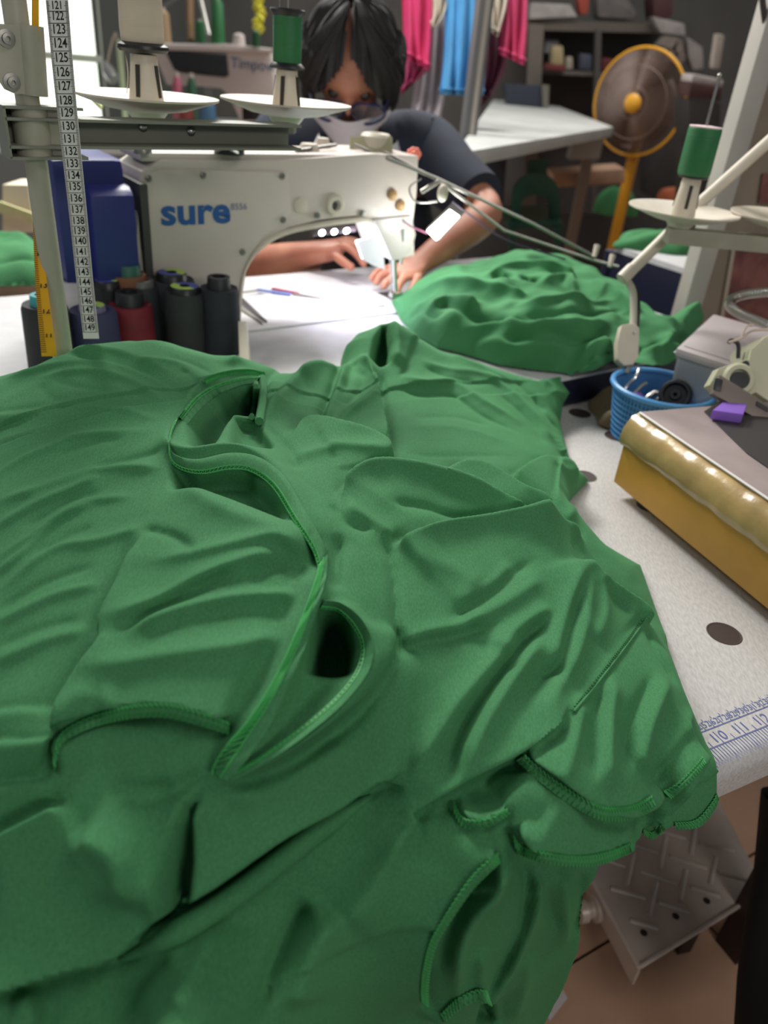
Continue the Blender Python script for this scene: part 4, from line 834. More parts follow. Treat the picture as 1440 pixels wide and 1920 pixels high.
# ================================================================ tools on the machine bed
sn = thing('thread_snips', 'thread snips with red and blue handles lying on the machine bed', 'snips', PZ(530, 548, ZF+.005))
zz = ZF+.0065
def flatbar(name, a, b, wd, m, root, tip=None, th=.003):
    a, b = PZ(*a, zz), PZ(*b, zz); t = b-a; t /= np.linalg.norm(t); nrm = np.cross(Z, t)
    w2 = wd*(tip if tip is not None else 1)
    obj(name, MB().prism([a-nrm*wd/2-Z*th/2, b-nrm*w2/2-Z*th/2, b+nrm*w2/2-Z*th/2, a+nrm*wd/2-Z*th/2], Z*th), m, root, bevel=.0006)
flatbar('handle', (482, 543), (545, 552), .011, mat('handle_blue', (90, 110, 165), .4), sn); flatbar('handle', (510, 541), (560, 550), .008, mat('handle_red', (150, 40, 60), .4), sn)
flatbar('blade', (550, 551), (602, 559), .009, STEEL, sn, .2); flatbar('blade', (455, 548), (485, 544), .003, STEEL, sn)
sc_ = thing('scissor_blade', 'pair of dark scissor blades lying beside the machine pillar', 'scissors', PZ(475, 580, ZF+.005))
flatbar('blade', (445, 560), (500, 603), .02, mat('blade_dark', (92, 90, 92), .35, .8), sc_, .1); flatbar('blade', (442, 570), (492, 606), .012, STEEL, sc_, .1, .005)

#MARK2
# ================================================================ right: second thread stand
d3 = PD(1281, 398, 1.10); d4 = PD(1474, 412, 1.10)
rp_ = PD(1560, 470, 1.12); rp_ = np.array([rp_[0], rp_[1], ZN])
rs_ = thing('thread_stand', 'cream thread stand with round dishes and a slanting tube at the right edge', 'thread stand', rp_)
dish(rs_, d3, .077, CREAM2, r0=.017, r1=.0125, hold=.052); dish(rs_, d4, .077, CREAM2)
rdir = (d4-d3)*np.array([1, 1, 0]); rdir /= np.linalg.norm(rdir); rout = np.cross(rdir, Z); rout = rout if rout[1] < 0 else -rout
obj('channel_arm', MB().box(d3-Z*.032+rdir*.12, rdir*.135, rout*.012, Z*.011), STANDM, rs_, bevel=.002)
obj('pole', MB().tube([rp_, rp_+Z*.42], .0105, 16), STANDM, rs_)
obj('spindle', MB().tube([d3+Z*.045, d3+Z*.168], .0022, 8).ball(d3+Z*.170, .0036), STEEL, rs_)
obj('slanting_tube', MB().tube([PD(1470, 240, 1.14), PD(1300, 392, 1.155), PD(1236, 456, 1.16), PD(1172, 518, 1.16)], .0088, 16), CREAM2, rs_)
obj('tube_end', MB().tube([PD(1186, 503, 1.16), PD(1166, 524, 1.16)], [.0098, .0105], 16), CREAM2, rs_)
gp = cr([PD(1172, 520, 1.16), PD(1186, 545, 1.158), PD(1188, 580, 1.155), PD(1187, 612, 1.15)], 8)
obj('bent_rod', MB().tube(gp, .0055, 10), STANDM, rs_)
obj('rod_cable', MB().tube(cr([PD(1192, 540, 1.165), PD(1197, 570, 1.16), PD(1195, 612, 1.155)], 6), .003, 8), BLACKP, rs_)
sb = MB().prism([PD(*q, 1.135) for q in ((1166, 608), (1190, 604), (1200, 614), (1198, 668), (1188, 684), (1170, 686), (1158, 674), (1158, 640))], fwd*.022)
sbo = obj('switch_box', sb, CREAM2, rs_, bevel=.004); obj('screw', MB().lathe(PD(1190, 625, 1.135), [(.0025, 0), (.0025, .0012), (.0005, .0015)], axis=-fwd, seg=10), STEEL, sbo)
obj('box_stem', MB().tube([PD(1176, 680, 1.145), PD(1176, 700, 1.145)], .004, 8), STEEL, rs_)
c0 = d3+Z*.046
sp = thing('thread_spool', 'green thread spool with a pale pink top on the right stand dish', 'thread spool', c0)
obj('thread', MB().lathe(c0, [(.0205, .003), (.0222, .006), (.0222, .060), (.0215, .063)], seg=32), MATS['green_spool_thread'], sp)
obj('spool_base', MB().lathe(c0, [(.019, .0), (.0205, .001), (.0205, .0035)], seg=28), BLACKP, sp)
obj('spool_top', MB().lathe(c0, [(.0215, .0625), (.0215, .0645), (.008, .0655), (.006, .064), (.004, .0655)], seg=28), mat('spool_pink', (222, 196, 196), .5), sp)

# ================================================================ right: overlock machine on its amber base
zb = ZN+.016
q1 = PZ(1150, 903, zb); q2 = PZ(1440, 1143, zb); be_ = (q2-q1); be_[2] = 0; be_ /= np.linalg.norm(be_); bn = np.cross(be_, Z); bn = bn if bn[0] < 0 else -bn
zmid = float(PP(1186, 842, q1, bn)[2]); ztop = float(PP(1186, 778, q1, bn)[2])
om = thing('overlock_machine', 'cream overlock machine on an amber box base wrapped in packing tape', 'sewing machine', q1-bn*.15+be_*.2-Z*(zb-ZN))
def OB(e, n, z): p = q1+be_*e-bn*n; return np.array([p[0], p[1], z])
obj('base_box', MB().prism([OB(0, 0, zb), OB(.43, 0, zb), OB(.43, .30, zb), OB(.0, .30, zb)], Z*(zmid-zb)), GOLD, om, bevel=.002)
rows = []
for n_, z_ in ((.0, zmid-.004), (-.004, zmid), (-.005, zmid+.008), (-.003, zmid+.02), (.0, ztop-.012), (.006, ztop-.004), (.016, ztop)):
    rows.append([OB(e, n_+.0006*math.sin(e*90+z_*300)+.0004*math.sin(e*211), z_+.0005*math.sin(e*130)) for e in np.linspace(-.004, .43, 60)])
rows.append([OB(e, .05, ztop-.002) for e in np.linspace(0, .43, 60)])
obj('tape_wrap', MB().loft(rows), TAPEB, om, angle=60)
obj('tape_end', MB().prism([OB(-.003, .002, zmid-.004), OB(-.003, .012, ztop-.004), OB(-.003, .29, ztop-.004), OB(-.003, .29, zmid-.004)], be_*.003), TAPEB, om, smooth=False)
obj('top_plate', MB().prism([OB(0, .012, ztop-.002), OB(.43, .012, ztop-.002), OB(.43, .30, ztop-.002), OB(0.0, .30, ztop-.002)], Z*.0045), mat('pinkish_metal', (182, 166, 164), .38, .35, var=.12, vscale=14), om, bevel=.0012)
obj('plate_edge', MB().tube([OB(0, .012, ztop+.001), OB(.43, .012, ztop+.001)], .0018, 6), mat('edge_white', (220, 214, 210), .4), om)
for e in (.04, .36):
    for n_ in (.03, .26): obj('rubber_foot', MB().lathe(OB(e, n_, ZN), [(.016, 0), (.016, .012), (.013, zb-ZN)], seg=16), BLACKP, om)
zt2 = ztop+.003
obj('recess_plate', MB().prism([PZ(1320, 772, zt2), PZ(1352, 752, zt2), PZ(1500, 800, zt2), PZ(1500, 920, zt2), PZ(1400, 850, zt2)], Z*.0008), mat('recess_dark', (52, 48, 48), .5), om, smooth=False)
OLV = mat('overlock_cream', (186, 184, 156), .4, var=.05)
od = float((PZ(1400, 770, zt2)-CP)@fwd)
def opr(name, pts, d, th, m, bevel=.003): return obj(name, MB().prism([PD(*q, d) for q in pts], fwd*th), m, om, bevel=bevel)
opr('machine_head', ((1408, 655), (1432, 632), (1500, 600), (1500, 790), (1430, 745), (1396, 722)), od+.03, .12, OLV, .006)
opr('looper_plate', ((1330, 722), (1348, 690), (1404, 672), (1416, 690), (1420, 735), (1398, 745), (1352, 742)), od+.015, .02, OLV, .003)
obj('boss', MB().lathe(PD(1384, 712, od+.014), [(.021, -.004), (.021, .002), (.018, .005), (.013, .005), (.012, -.002), (.0002, -.003)], axis=-fwd, seg=24), OLV, om)
obj('boss_hole', MB().lathe(PD(1386, 714, od+.012), [(.0115, -.001), (.0115, .0012), (.0002, .0014)], axis=-fwd, seg=20), BLACKP, om)
obj('plate_hole', MB().lathe(PD(1398, 683, od+.0145), [(.0045, -.001), (.0045, .0008), (.0002, .001)], axis=-fwd, seg=14), BLACKP, om)
opr('cloth_guard', ((1350, 702), (1500, 795), (1500, 830), (1336, 738)), od-.015, .012, mat('taupe_metal', (116, 104, 96), .45, .2), .002)
opr('guard_slot', ((1420, 752), (1440, 764), (1440, 772), (1418, 760)), od-.0165, .004, BLACKP, 0)
opr('guard_block', ((1344, 708), (1356, 712), (1352, 734), (1340, 730)), od-.017, .006, BLACKP, .001)
obj('tension_wire', MB().tube(cr([PD(1366, 643, od+.05), PD(1372, 638, od+.05), PD(1384, 646, od+.05), PD(1384, 672, od+.05)], 6), .0026, 8), BLACKP, om)
obj('tie_cord', MB().tube(cr([PD(1366, 642, od+.045), PD(1390, 634, od+.04), PD(1412, 620, od+.04), PD(1450, 618, od+.04)], 6), .0018, 6).tube(cr([PD(1390, 634, od+.04), PD(1400, 612, od+.04), PD(1412, 610, od+.04)], 5), .0016, 6), mat('cord_pale', (190, 170, 160), .7), om)
hs = cr([PD(1500, 545, 1.08), PD(1420, 549, 1.09), PD(1378, 558, 1.10), PD(1368, 572, 1.10), PD(1386, 588, 1.09), PD(1430, 606, 1.08), PD(1500, 640, 1.06)], 24)
hose = thing('gooseneck_hose', 'ribbed silver gooseneck hose curling in from the right edge', 'hose', PD(1500, 640, 1.06))
obj('ribbed_hose', MB().tube(hs, [.0072 if i % 2 else .0060 for i in range(len(hs))], 12), mat('hose_silver', (200, 196, 190), .28, .9), hose)
er = thing('eraser', 'small purple rubber block lying on the overlock machine plate', 'eraser', PZ(1362, 780, zt2))
obj('rubber_block', MB().prism([PZ(1330, 786, zt2+.0012), PZ(1350, 770, zt2+.0012), PZ(1395, 774, zt2+.0012), PZ(1388, 794, zt2+.0012)], Z*.012), mat('eraser_purple', (132, 92, 190), .6), er, bevel=.002)
# ---- lidded box, basket, rag
zl = ZN+.135
P1, P2, P3 = PZ(1268, 652, zl), PZ(1338, 588, zl), PZ(1405, 696, zl); P4 = P2+P3-P1; cc = (P1+P2+P3+P4)/4
cb = thing('plastic_box', 'translucent plastic box with a pale lid behind the blue basket', 'box', cc*np.array([1, 1, 0])+Z*ZN)
FROST = mat('frosted_plastic', (192, 192, 194), .35, trans=.35); LID = mat('frosted_lid', (196, 186, 186), .35, trans=.2)
sh = lambda p, k, z: cc*np.array([1, 1, 0])+(p-cc)*np.array([1, 1, 0])*k+Z*z
wall = MB(); rows = [[sh(p, k, z) for p in (P1, P2, P4, P3)] for k, z in ((.84, ZN+.001), (.95, zl-.008), (.93, zl-.008), (.82, ZN+.004))]
wall.loft(rows, True); wall.add(rows[0], [(0, 1, 2, 3)]); obj('box_wall', wall, FROST, cb, smooth=False, bevel=.006)
lid = MB(); lid.prism([sh(p, 1.0, zl-.012) for p in (P1, P2, P4, P3)], Z*.012); obj('lid', lid, LID, cb, bevel=.005)
obj('lid_panel', MB().prism([sh(p, .86, zl) for p in (P1, P2, P4, P3)], Z*.0015), LID, cb, bevel=.0006)
obj('contents', MB().prism([sh(p, .76, ZN+.006) for p in (P1, P2, P4, P3)], Z*.07), mat('box_contents', (120, 122, 140), .8, var=.4, vscale=30), cb, bevel=.01)
zr = ZN+.078; kc = PZ(1243, 727, zr); kb = np.array([kc[0], kc[1], ZN])
rb = float(np.linalg.norm(PZ(1335, 738, zr)-PZ(1150, 718, zr)))/2
bk = thing('basket', 'round blue plastic mesh basket holding small machine parts', 'basket', kb)
BLU = mat('basket_blue', (74, 140, 196), .4)
ring = MB(); n = 48
kz = lambda q, r, z: kb+np.array([r*math.cos(q), r*math.sin(q), z])
obj('rim', MB().tube([kz(2*math.pi*i/n, rb, .078) for i in range(n+1)], .0042, 8, cap=False), BLU, bk)
mesh_ = MB()
for j in range(9):
    z = .004+j*.0083; r = rb*(.80+.18*z/.078); mesh_.tube([kz(2*math.pi*i/n, r, z) for i in range(n+1)], .0012, 4, cap=False)
for i in range(72):
    q = 2*math.pi*i/72; mesh_.tube([kz(q, rb*.80, .004), kz(q+.06, rb*.98, .076)], .0012, 4, cap=False)
mo_ = obj('mesh_wall', mesh_, BLU, bk); mo_['kind'] = 'stuff'
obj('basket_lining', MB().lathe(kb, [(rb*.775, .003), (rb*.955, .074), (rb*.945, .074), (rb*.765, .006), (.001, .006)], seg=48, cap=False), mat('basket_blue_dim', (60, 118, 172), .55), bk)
obj('bottom', MB().lathe(kb, [(rb*.8, .0), (rb*.8, .004), (.001, .004)], seg=40), BLU, bk)
zc_ = ZN+.06
def tray(name, label, cat, mb, m, at, g=None):
    t = thing(name, label, cat, at, g); obj(name+'_body', mb, m, t); return t
tray('looper_hook', 'long bent steel looper hook leaning on the left rim of the basket', 'machine part', MB().tube(cr([PZ(1198, 692, zr+.014), PZ(1192, 706, zr+.006), PZ(1172, 728, zr-.012), PZ(1166, 742, zr-.02), PZ(1175, 748, zr-.02)], 5), .0024, 8), CHROME, PZ(1180, 730, zr-.02))
tray('looper_hook', 'shorter bent steel looper hook beside the purple scrap in the basket', 'machine part', MB().tube(cr([PZ(1212, 718, zr-.002), PZ(1202, 724, zr-.006), PZ(1184, 742, zr-.018), PZ(1176, 752, zr-.022)], 5), .0024, 8), CHROME, PZ(1190, 735, zr-.02))
tray('purple_scrap', 'purple scrap lying in the blue basket', 'scrap', MB().ball(PZ(1192, 746, zr-.022), [.012, .010, .009]).ball(PZ(1186, 752, zr-.024), [.008, .008, .007]), mat('scrap_purple', (126, 84, 170), .7), PZ(1190, 750, zr-.03))
tray('steel_clip', 'small bent steel clip between the purple scrap and the black wheel', 'machine part', MB().tube(cr([PZ(1208, 752, zr-.022), PZ(1218, 742, zr-.014), PZ(1230, 736, zr-.01), PZ(1238, 744, zr-.014), PZ(1228, 752, zr-.02)], 5), .0035, 8), STEEL, PZ(1222, 748, zr-.03))
wc = PZ(1266, 742, zr-.008); wax = np.array([-.35, -.75, .55])
tw = thing('bobbin', 'black plastic bobbin wheel standing in the blue basket', 'machine part', wc-Z*.02)
obj('wheel', MB().lathe(wc, [(.006, -.008), (.02, -.008), (.023, -.004), (.023, .004), (.02, .008), (.017, .008), (.015, .003), (.008, .003), (.007, .008), (.003, .008), (.003, -.002)], axis=wax, seg=28), BLACKP, tw)
RAG = fabric('brown_rag', (92, 78, 60), (124, 108, 86))
rg = Cloth(PZ(1140, 770, ZN), 25); rg.fit([PZ(*p) for p in [(1110, 745, ZN+.012), (1140, 742, ZN+.03), (1180, 745, ZN+.04), (1120, 770, ZN+.012), (1150, 775, ZN+.026), (1190, 795, ZN+.022), (1150, 800, ZN+.01), (1220, 800, ZN+.02), (1230, 760, ZN+.03)]])
rg.build(pl('1104,750 1125,735 1150,724 1180,730 1230,740 1240,800 1190,812 1150,800 1122,792 1122,772 1106,764'), [(0, 10)], .004, [('R', 9, 9, '1115,748 1145,735 1170,740'), ('C', 9, 7, '1112,760 1150,762 1180,780'), ('R', 8, 8, '1125,780 1160,785 1190,800')], [(lambda P: np.ones(P.shape[:-1], bool), ZN)], edge_w=.02, noise=[(.006, .04, .02, 30, 44)])
rt = thing('brown_rag', 'crumpled brown cloth rag under the blue basket', 'rag', PZ(1145, 775, ZN)); rg.mesh('cloth', rg.faces(), RAG, rt)

# ================================================================ under the table
zp = .105
pd_ = thing('treadle_pedal', 'pale metal treadle pedal with raised cross-hatch ribs on the tiled floor', 'pedal', PZ(1260, 1690, 0))
PM_ = mat('pedal_enamel', (222, 208, 194), .34, .25, bump=.05, var=.12, vscale=10)
pts = [(1196, 1822), (1420, 1684), (1424, 1660), (1345, 1505), (1230, 1520), (1105, 1640), (1102, 1652)]
obj('tread_plate', MB().prism([PZ(*q, zp-.010) for q in pts], Z*.010), PM_, pd_, bevel=.003)
obj('raised_lip', MB().tube([PZ(1200, 1812, zp+.001), PZ(1412, 1682, zp+.001)], .0035, 8), PM_, pd_)
obj('raised_lip', MB().tube([PZ(1198, 1814, zp+.001), PZ(1112, 1652, zp+.001)], .0035, 8), PM_, pd_)
for l in ('1145,1666 1209,1684', '1181,1726 1233,1741', '1201,1634 1269,1657', '1235,1692 1293,1710', '1256,1606 1325,1628', '1295,1664 1350,1681', '1128,1610 1173,1625', '1186,1583 1233,1599', '1239,1559 1286,1572', '1312,1580 1376,1595', '1346,1636 1401,1651',
          '1231,1655 1216,1717', '1286,1632 1275,1689', '1188,1600 1175,1660', '1248,1570 1237,1630', '1303,1553 1295,1604', '1342,1608 1331,1660'):
    a, b = pl(l); obj('rib', MB().tube([PZ(*a, zp-.001), PZ(*b, zp-.001)], [.0045, .0045], 8), PM_, pd_)
for q in ((1207, 1749), (1267, 1718), (1325, 1689)): obj('bolt_hole', MB().lathe(PZ(*q, zp), [(.0055, 0), (.0055, .0006), (.0002, .0007)], seg=14), DARKSLOT, pd_)
kd = PZ(1104, 1640, zp)-PZ(1196, 1822, zp); kd /= np.linalg.norm(kd); ko = np.cross(Z, kd); ko = ko if ko[0] < 0 else -ko
obj('pivot_knob', MB().lathe(PZ(1128, 1700, zp-.03), [(.018, 0), (.022, .004), (.022, .016), (.014, .018), (.014, .026), (.019, .03), (.018, .042), (.004, .046)], axis=ko, seg=20), PM_, pd_)
obj('side_flange', MB().prism([PZ(1104, 1645, zp-.01), PZ(1196, 1822, zp-.01), PZ(1196, 1822, zp-.01)-Z*.035, PZ(1104, 1645, zp-.01)-Z*.035], -ko*.004), PM_, pd_, smooth=False)
obj('pedal_foot', MB().box(PZ(1240, 1660, zp-.055), kd*.09, ko*.012, Z*.045), BROWNW, pd_, smooth=False)
pw = thing('paper_scrap', 'white paper scrap on the floor tiles beside the hanging garment', 'paper', PZ(1050, 1880, 0))
obj('paper', MB().prism([PZ(1020, 1888, .002), PZ(1056, 1856, .002), PZ(1064, 1872, .002), PZ(1030, 1915, .002)], Z*.0008), mat('paper_white', (214, 206, 204), .6), pw, smooth=False)
bt = thing('black_cloth', 'black fabric hanging in folds at the lower right edge', 'cloth', PD(1480, 1960, .95))
rows = []
for y in np.linspace(1500, 2000, 14):
    xl = np.interp(y, [1500, 1560, 1650, 1730, 1830, 1960, 2000], [1436, 1428, 1416, 1406, 1394, 1386, 1384]); c = PD(xl+120, y, .93); R = 120*.93/F
    rows.append([c+ix*R*math.cos(q)*(1+.04*math.sin(5*q+y*.01))+fwd*R*.8*math.sin(q)*(1+.07*math.sin(7*q+y*.006)) for q in np.linspace(0, 2*math.pi, 40)[:-1]])
obj('folds', MB().loft(rows, True), mat('black_fabric', (17, 17, 18), .9, bump=.2, bscale=200), bt)
# ================================================================ aluminium posts and the wall at the right
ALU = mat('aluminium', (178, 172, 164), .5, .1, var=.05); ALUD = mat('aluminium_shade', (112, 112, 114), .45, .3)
pb = PZ(1283, 592, ZF); pb = np.array([pb[0]+.008, pb[1]+.02, 0]); pd2 = np.array([.97, .24, 0]); pn2 = np.array([.24, -.97, 0])
t2 = obj('trim_2', MB().box(pb+Z*1.2, pd2*.019, pn2*.02, Z*1.2), ALU, bevel=.002); tag(t2, kind='structure')
wr = MB().box(pb+pd2*.66+Z*1.2-pn2*.012, pd2*.63, pn2*.012, Z*1.2)
wro = obj('wall_right', wr, mat('wall_taupe', (140, 126, 110), .75, bump=.15, bscale=50, var=.15, vscale=6), smooth=False); tag(wro, kind='structure')
MARB = mat('red_marbled_panel', (132, 84, 76), .5, var=.35, vscale=22, col2=(92, 52, 50))
wpl = pb-pn2*.0+pn2*.002
def WP(x, y): return PP(x, y, wpl, pn2)
obj('wall_panel', MB().prism([WP(1352, 640), WP(1372, 455), WP(1560, 455), WP(1560, 640)], pn2*.004), MARB, wro, smooth=False)
obj('wall_panel', MB().prism([WP(1420, 380), WP(1428, 325), WP(1560, 325), WP(1560, 380)], pn2*.004), MARB, wro, smooth=False)
obj('wall_strip', MB().prism([WP(1340, 640), WP(1372, 455), WP(1378, 455), WP(1348, 640)], pn2*.005), mat('strip_taupe', (166, 152, 136), .7), wro, smooth=False)
cab = thing('cable', 'thin dark cable against the wall at the upper right corner', 'cable', WP(1432, 60)+pn2*.01)
obj('cable_run', MB().tube(cr([WP(1420, -40)+pn2*.01, WP(1424, 10)+pn2*.01, WP(1432, 60)+pn2*.01, WP(1450, 110)+pn2*.01], 6), .005, 8), mat('cable_plum', (60, 46, 50), .5), cab)
pp = PD(884, 200, 2.15); pp = np.array([pp[0], pp[1], 0])
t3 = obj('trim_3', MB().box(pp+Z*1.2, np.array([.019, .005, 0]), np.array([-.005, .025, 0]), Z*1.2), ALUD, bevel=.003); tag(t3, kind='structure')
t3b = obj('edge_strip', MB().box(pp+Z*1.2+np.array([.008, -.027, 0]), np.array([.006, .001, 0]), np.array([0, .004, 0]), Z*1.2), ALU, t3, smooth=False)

# ================================================================ background stands: prisms standing upright at their own distance
def slabp(name, pts, d, th, m, root=None, bevel=0, yaw=0, ref=None):
    c = PD(*(ref if ref else np.mean(np.array(pts, float), axis=0)), d); nrm = np.array([math.sin(math.radians(yaw)), -math.cos(math.radians(yaw)), 0])
    return obj(name, MB().prism([PP(x, y, c, nrm) for x, y in pts], -nrm*th), m, root, smooth=bool(bevel), bevel=bevel)
def bottom(pts, d): 
    a = np.array(pts, float); i = a[:, 1].argmax(); return PD(a[:, 0].mean(), a[i, 1], d)
# left rear table and what stands on it
rt_ = thing('rear_table', 'long grey-topped table in the background at the left, behind the thread stand', 'table', PZ(150, 270, ZF)*np.array([1, 1, 0]))
tp_ = [PZ(-120, 268, ZF), PZ(480, 278, ZF), PZ(520, 225, ZF), PZ(-120, 205, ZF)]
obj('tabletop', MB().prism([p-Z*.03 for p in tp_], Z*.03), mat('rear_top', (164, 168, 166), .5), rt_, smooth=False)
obj('front_panel', MB().prism([tp_[0]-Z*.34, tp_[1]-Z*.34, tp_[1]-Z*.03, tp_[0]-Z*.03], np.array([0, .03, 0])), mat('panel_grey', (92, 98, 98), .6), rt_, smooth=False)
for p in (tp_[0], tp_[1], tp_[2], tp_[3]): obj('leg', MB().tube([np.array([p[0]*.97, p[1], 0]), p*np.array([.97, 1, 1])-Z*.03], .02, 8), STEEL, rt_)
s2 = thing('sewing_machine', 'white sewing machine with a dark control panel in the background, left of the bowed head', 'sewing machine', PZ(420, 268, ZF))
d = 3.04
slabp('machine_arm', [(282, 96), (300, 80), (420, 84), (506, 92), (520, 200), (500, 232), (452, 232), (432, 186), (415, 166), (370, 162), (312, 160), (296, 120)], d, .14, mat('rear_machine_white', (206, 196, 190), .4), s2, .012, ref=(400, 160))
slabp('machine_top', [(292, 84), (420, 82), (508, 92), (504, 100), (300, 94)], d-.02, .17, MATS['rear_machine_white'], s2, .008, ref=(400, 160))
slabp('control_panel', [(308, 93), (424, 102), (428, 142), (420, 145), (336, 136), (326, 130)], d-.012, .02, mat('panel_black', (44, 46, 48), .25), s2, .004, ref=(400, 160))
kt = MB(); c = PD(400, 160, d)-np.array([0, .003, 0]); put_text(kt, 'Timpow', .052, PP(474, 122, c, [0, -1, 0]), np.array([.995, 0, -.0]), Z, bold=.0006); obj('lettering', kt, MATS['letter_pale_blue'], s2, smooth=False)
slabp('pillar', [(448, 180), (515, 190), (515, 268), (452, 264)], d, .12, MATS['rear_machine_white'], s2, .01, ref=(400, 160))
slabp('bed', [(296, 244), (520, 256), (520, 272), (296, 264)], d-.04, .2, mat('bed_grey', (150, 152, 156), .4), s2, .006, ref=(400, 160))
def bob(label, x, y0, y1, rpx, d, col, cat='thread cone', name='thread_cone', tapr=.85, grp=None, capc=None):
    b = PD(x, y1, d); h = (y1-y0)*d/F*.98; r = rpx*d/F
    t = thing(name, label, cat, b, grp); obj('thread', MB().lathe(b, [(r, 0), (r*1.02, h*.04), (r*tapr, h*.9), (r*tapr*.5, h)], seg=20), mat('bg_%d_%d_%d' % col, col, .6), t)
    obj('core', MB().lathe(b, [(r*.4, h*.97), (r*.4, h*1.06), (.001, h*1.06)], seg=14), capc or mat('core_pale', (190, 180, 170), .5), t); return t
bob('tall green thread cone on the background machine', 409, 10, 84, 13, 3.0, (40, 104, 58))
bob('short green thread cone left of the tall one in the background', 376, 44, 80, 10, 3.05, (34, 92, 52))
bob('little dark green spool on the right end of the background machine', 480, 62, 88, 7, 2.95, (32, 84, 48), 'thread spool', 'thread_spool', 1)
bob('white bobbin cone with a pale top right of the tall green cone', 448, 66, 88, 12, 3.0, (206, 196, 190))
bob('tan cone standing behind the cream thread cone', 308, 28, 86, 14, 3.08, (160, 136, 106))
bob('red thread cone under the arm of the background machine', 350, 200, 236, 15, 2.95, (128, 60, 52))
bob('blue thread cone under the arm of the background machine', 390, 196, 232, 16, 2.95, (70, 110, 140))
bob('pink thread cone under the arm of the background machine', 338, 158, 278, 10, 3.05, (176, 90, 112))
bob('dark green thread cone beside the pink one in the background', 364, 160, 279, 10, 3.05, (40, 84, 62))
ch = thing('yellow_cord', 'bright yellow frayed cord hanging behind the background machine', 'cord', PD(489, 62, 3.0))
obj('cord', MB().tube(cr([PD(486+4*math.sin(k*1.7), -20+k*10, 3.0) for k in range(9)], 4), [.018+.006*math.sin(k*2.1) for k in range(33)], 7), mat('cord_yellow', (206, 200, 70), .7), ch)
st2 = thing('rear_stand_rod', 'thin steel rods of a thread stand behind the background machine', 'rod', PD(385, 60, 3.1))
obj('rod', MB().tube([PD(372, -20, 3.1), PD(392, 66, 3.1)], .008, 8), STEEL, st2); obj('rod', MB().tube([PD(335, -5, 3.1), PD(295, 18, 3.1)], .007, 8), STEEL, st2)
obj('brown_post', MB().tube([PD(356, -30, 3.2), PD(357, 75, 3.2)], .016, 8), mat('post_ochre', (120, 94, 60), .6), st2)
lp = thing('glass_lamp', 'small silver lamp head on a bent wire left of the cream thread cone', 'lamp', PZ(238, 246, ZF))
obj('lamp_head', MB().tube([PD(196, 120, 3.2), PD(203, 133, 3.2), PD(214, 150, 3.2)], [.015, .026, .023], 12), mat('silvered', (190, 188, 184), .3, .6), lp)
obj('lamp_wire', MB().tube(cr([PD(201, 122, 3.2), PD(206, 95, 3.2), PD(216, 62, 3.2), PD(220, 80, 3.2)], 6), .004, 6), mat('wire_tan', (150, 136, 120), .5), lp)
obj('lamp_strip', MB().prism([PD(217, 74, 3.2), PD(226, 74, 3.2), PZ(242, 246, ZF), PZ(232, 246, ZF)], fwd*.01), mat('strip_pale', (200, 214, 170), .5), lp, smooth=False)
gl = thing('lime_tag', 'small pale lime plastic tag under the left dish', 'tag', PD(178, 188, 1.3))
obj('tag_body', MB().tube([PD(168, 180, 1.3), PD(190, 201, 1.3)], [.004, .0045], 8), mat('lime_pale', (206, 220, 150), .5), gl)
wbx = thing('white_carton', 'pale carton at the left edge above the green garment heap', 'carton', PD(30, 432, 1.80))
slabp('carton', [(4, 346), (52, 347), (64, 436), (4, 438)], 1.82, .10, mat('carton_pale', (226, 214, 190), .6), wbx, .004)
slabp('carton_flap', [(-60, 372), (0, 378), (60, 400), (64, 422), (40, 405), (-60, 392)], 1.79, .006, mat('flap_lime', (216, 214, 160), .6), wbx)

# ---- hanging clothes
def hang(label, L, R, d, col, amp=.016, n=3, name='hanging_garment'):
    t = thing(name, label, 'garment', PD((L[-1][0]+R[-1][0])/2, max(L[-1][1], R[-1][1]), d), 'clothes hanging behind the worker'); a = cr(L, 6); b = cr(R, 6); N = 36
    rows = []; m_ = len(a)
    for i in range(m_):
        row = []
        for k in range(N+1):
            u = k/N; p = a[i]*(1-u)+b[i]*u; row.append(PD(p[0], p[1], d+amp*math.sin(u*n*2*math.pi+.6*math.sin(i*.25))*(.5+.5*i/m_)+.01*math.sin(u*9+i*.3)))
        rows.append(row)
    back = [[q+fwd*.004 for q in r] for r in rows]; mb = MB(); mb.loft(rows); mb.loft(back)
    mb.loft([rows[-1], back[-1]]); o = obj('fabric', mb, mat('cl_%d_%d_%d' % col, col, .85, bump=.1, bscale=200, var=.08, vscale=10), t)
    hm = MB().tube([p-fwd*.002-Z*-.012 for p in rows[-1]], .004, 5); obj('hem', hm, MATS['cl_%d_%d_%d' % col], t); return t
hang('bright pink garment hanging at the left of the row beside the bowed head', [(752, -40), (756, 60), (758, 105)], [(812, -40), (810, 70), (806, 132)], 2.30, (202, 52, 106))
hang('darker raspberry garment showing under the bright pink one', [(752, 90), (752, 140), (752, 178)], [(806, 100), (802, 130), (770, 160)], 2.36, (150, 42, 88))
hang('long pale grey garment hanging between the pink and the blue ones', [(800, -40), (778, 150), (766, 235)], [(836, -40), (836, 150), (820, 262)], 2.40, (176, 168, 172))
hang('cream sleeve hanging beside the pink garment', [(808, -40), (812, 20), (808, 50)], [(842, -40), (836, 20), (812, 58)], 2.28, (214, 204, 188))
hang('sky blue garment hanging behind the metal post', [(836, -40), (832, 100), (824, 176)], [(918, -40), (912, 100), (906, 178)], 2.26, (76, 150, 202), n=4)
hang('cream tied garment hanging right of the metal post', [(918, -40), (916, 20), (922, 60)], [(952, -40), (950, 10), (934, 68)], 2.28, (206, 196, 180))
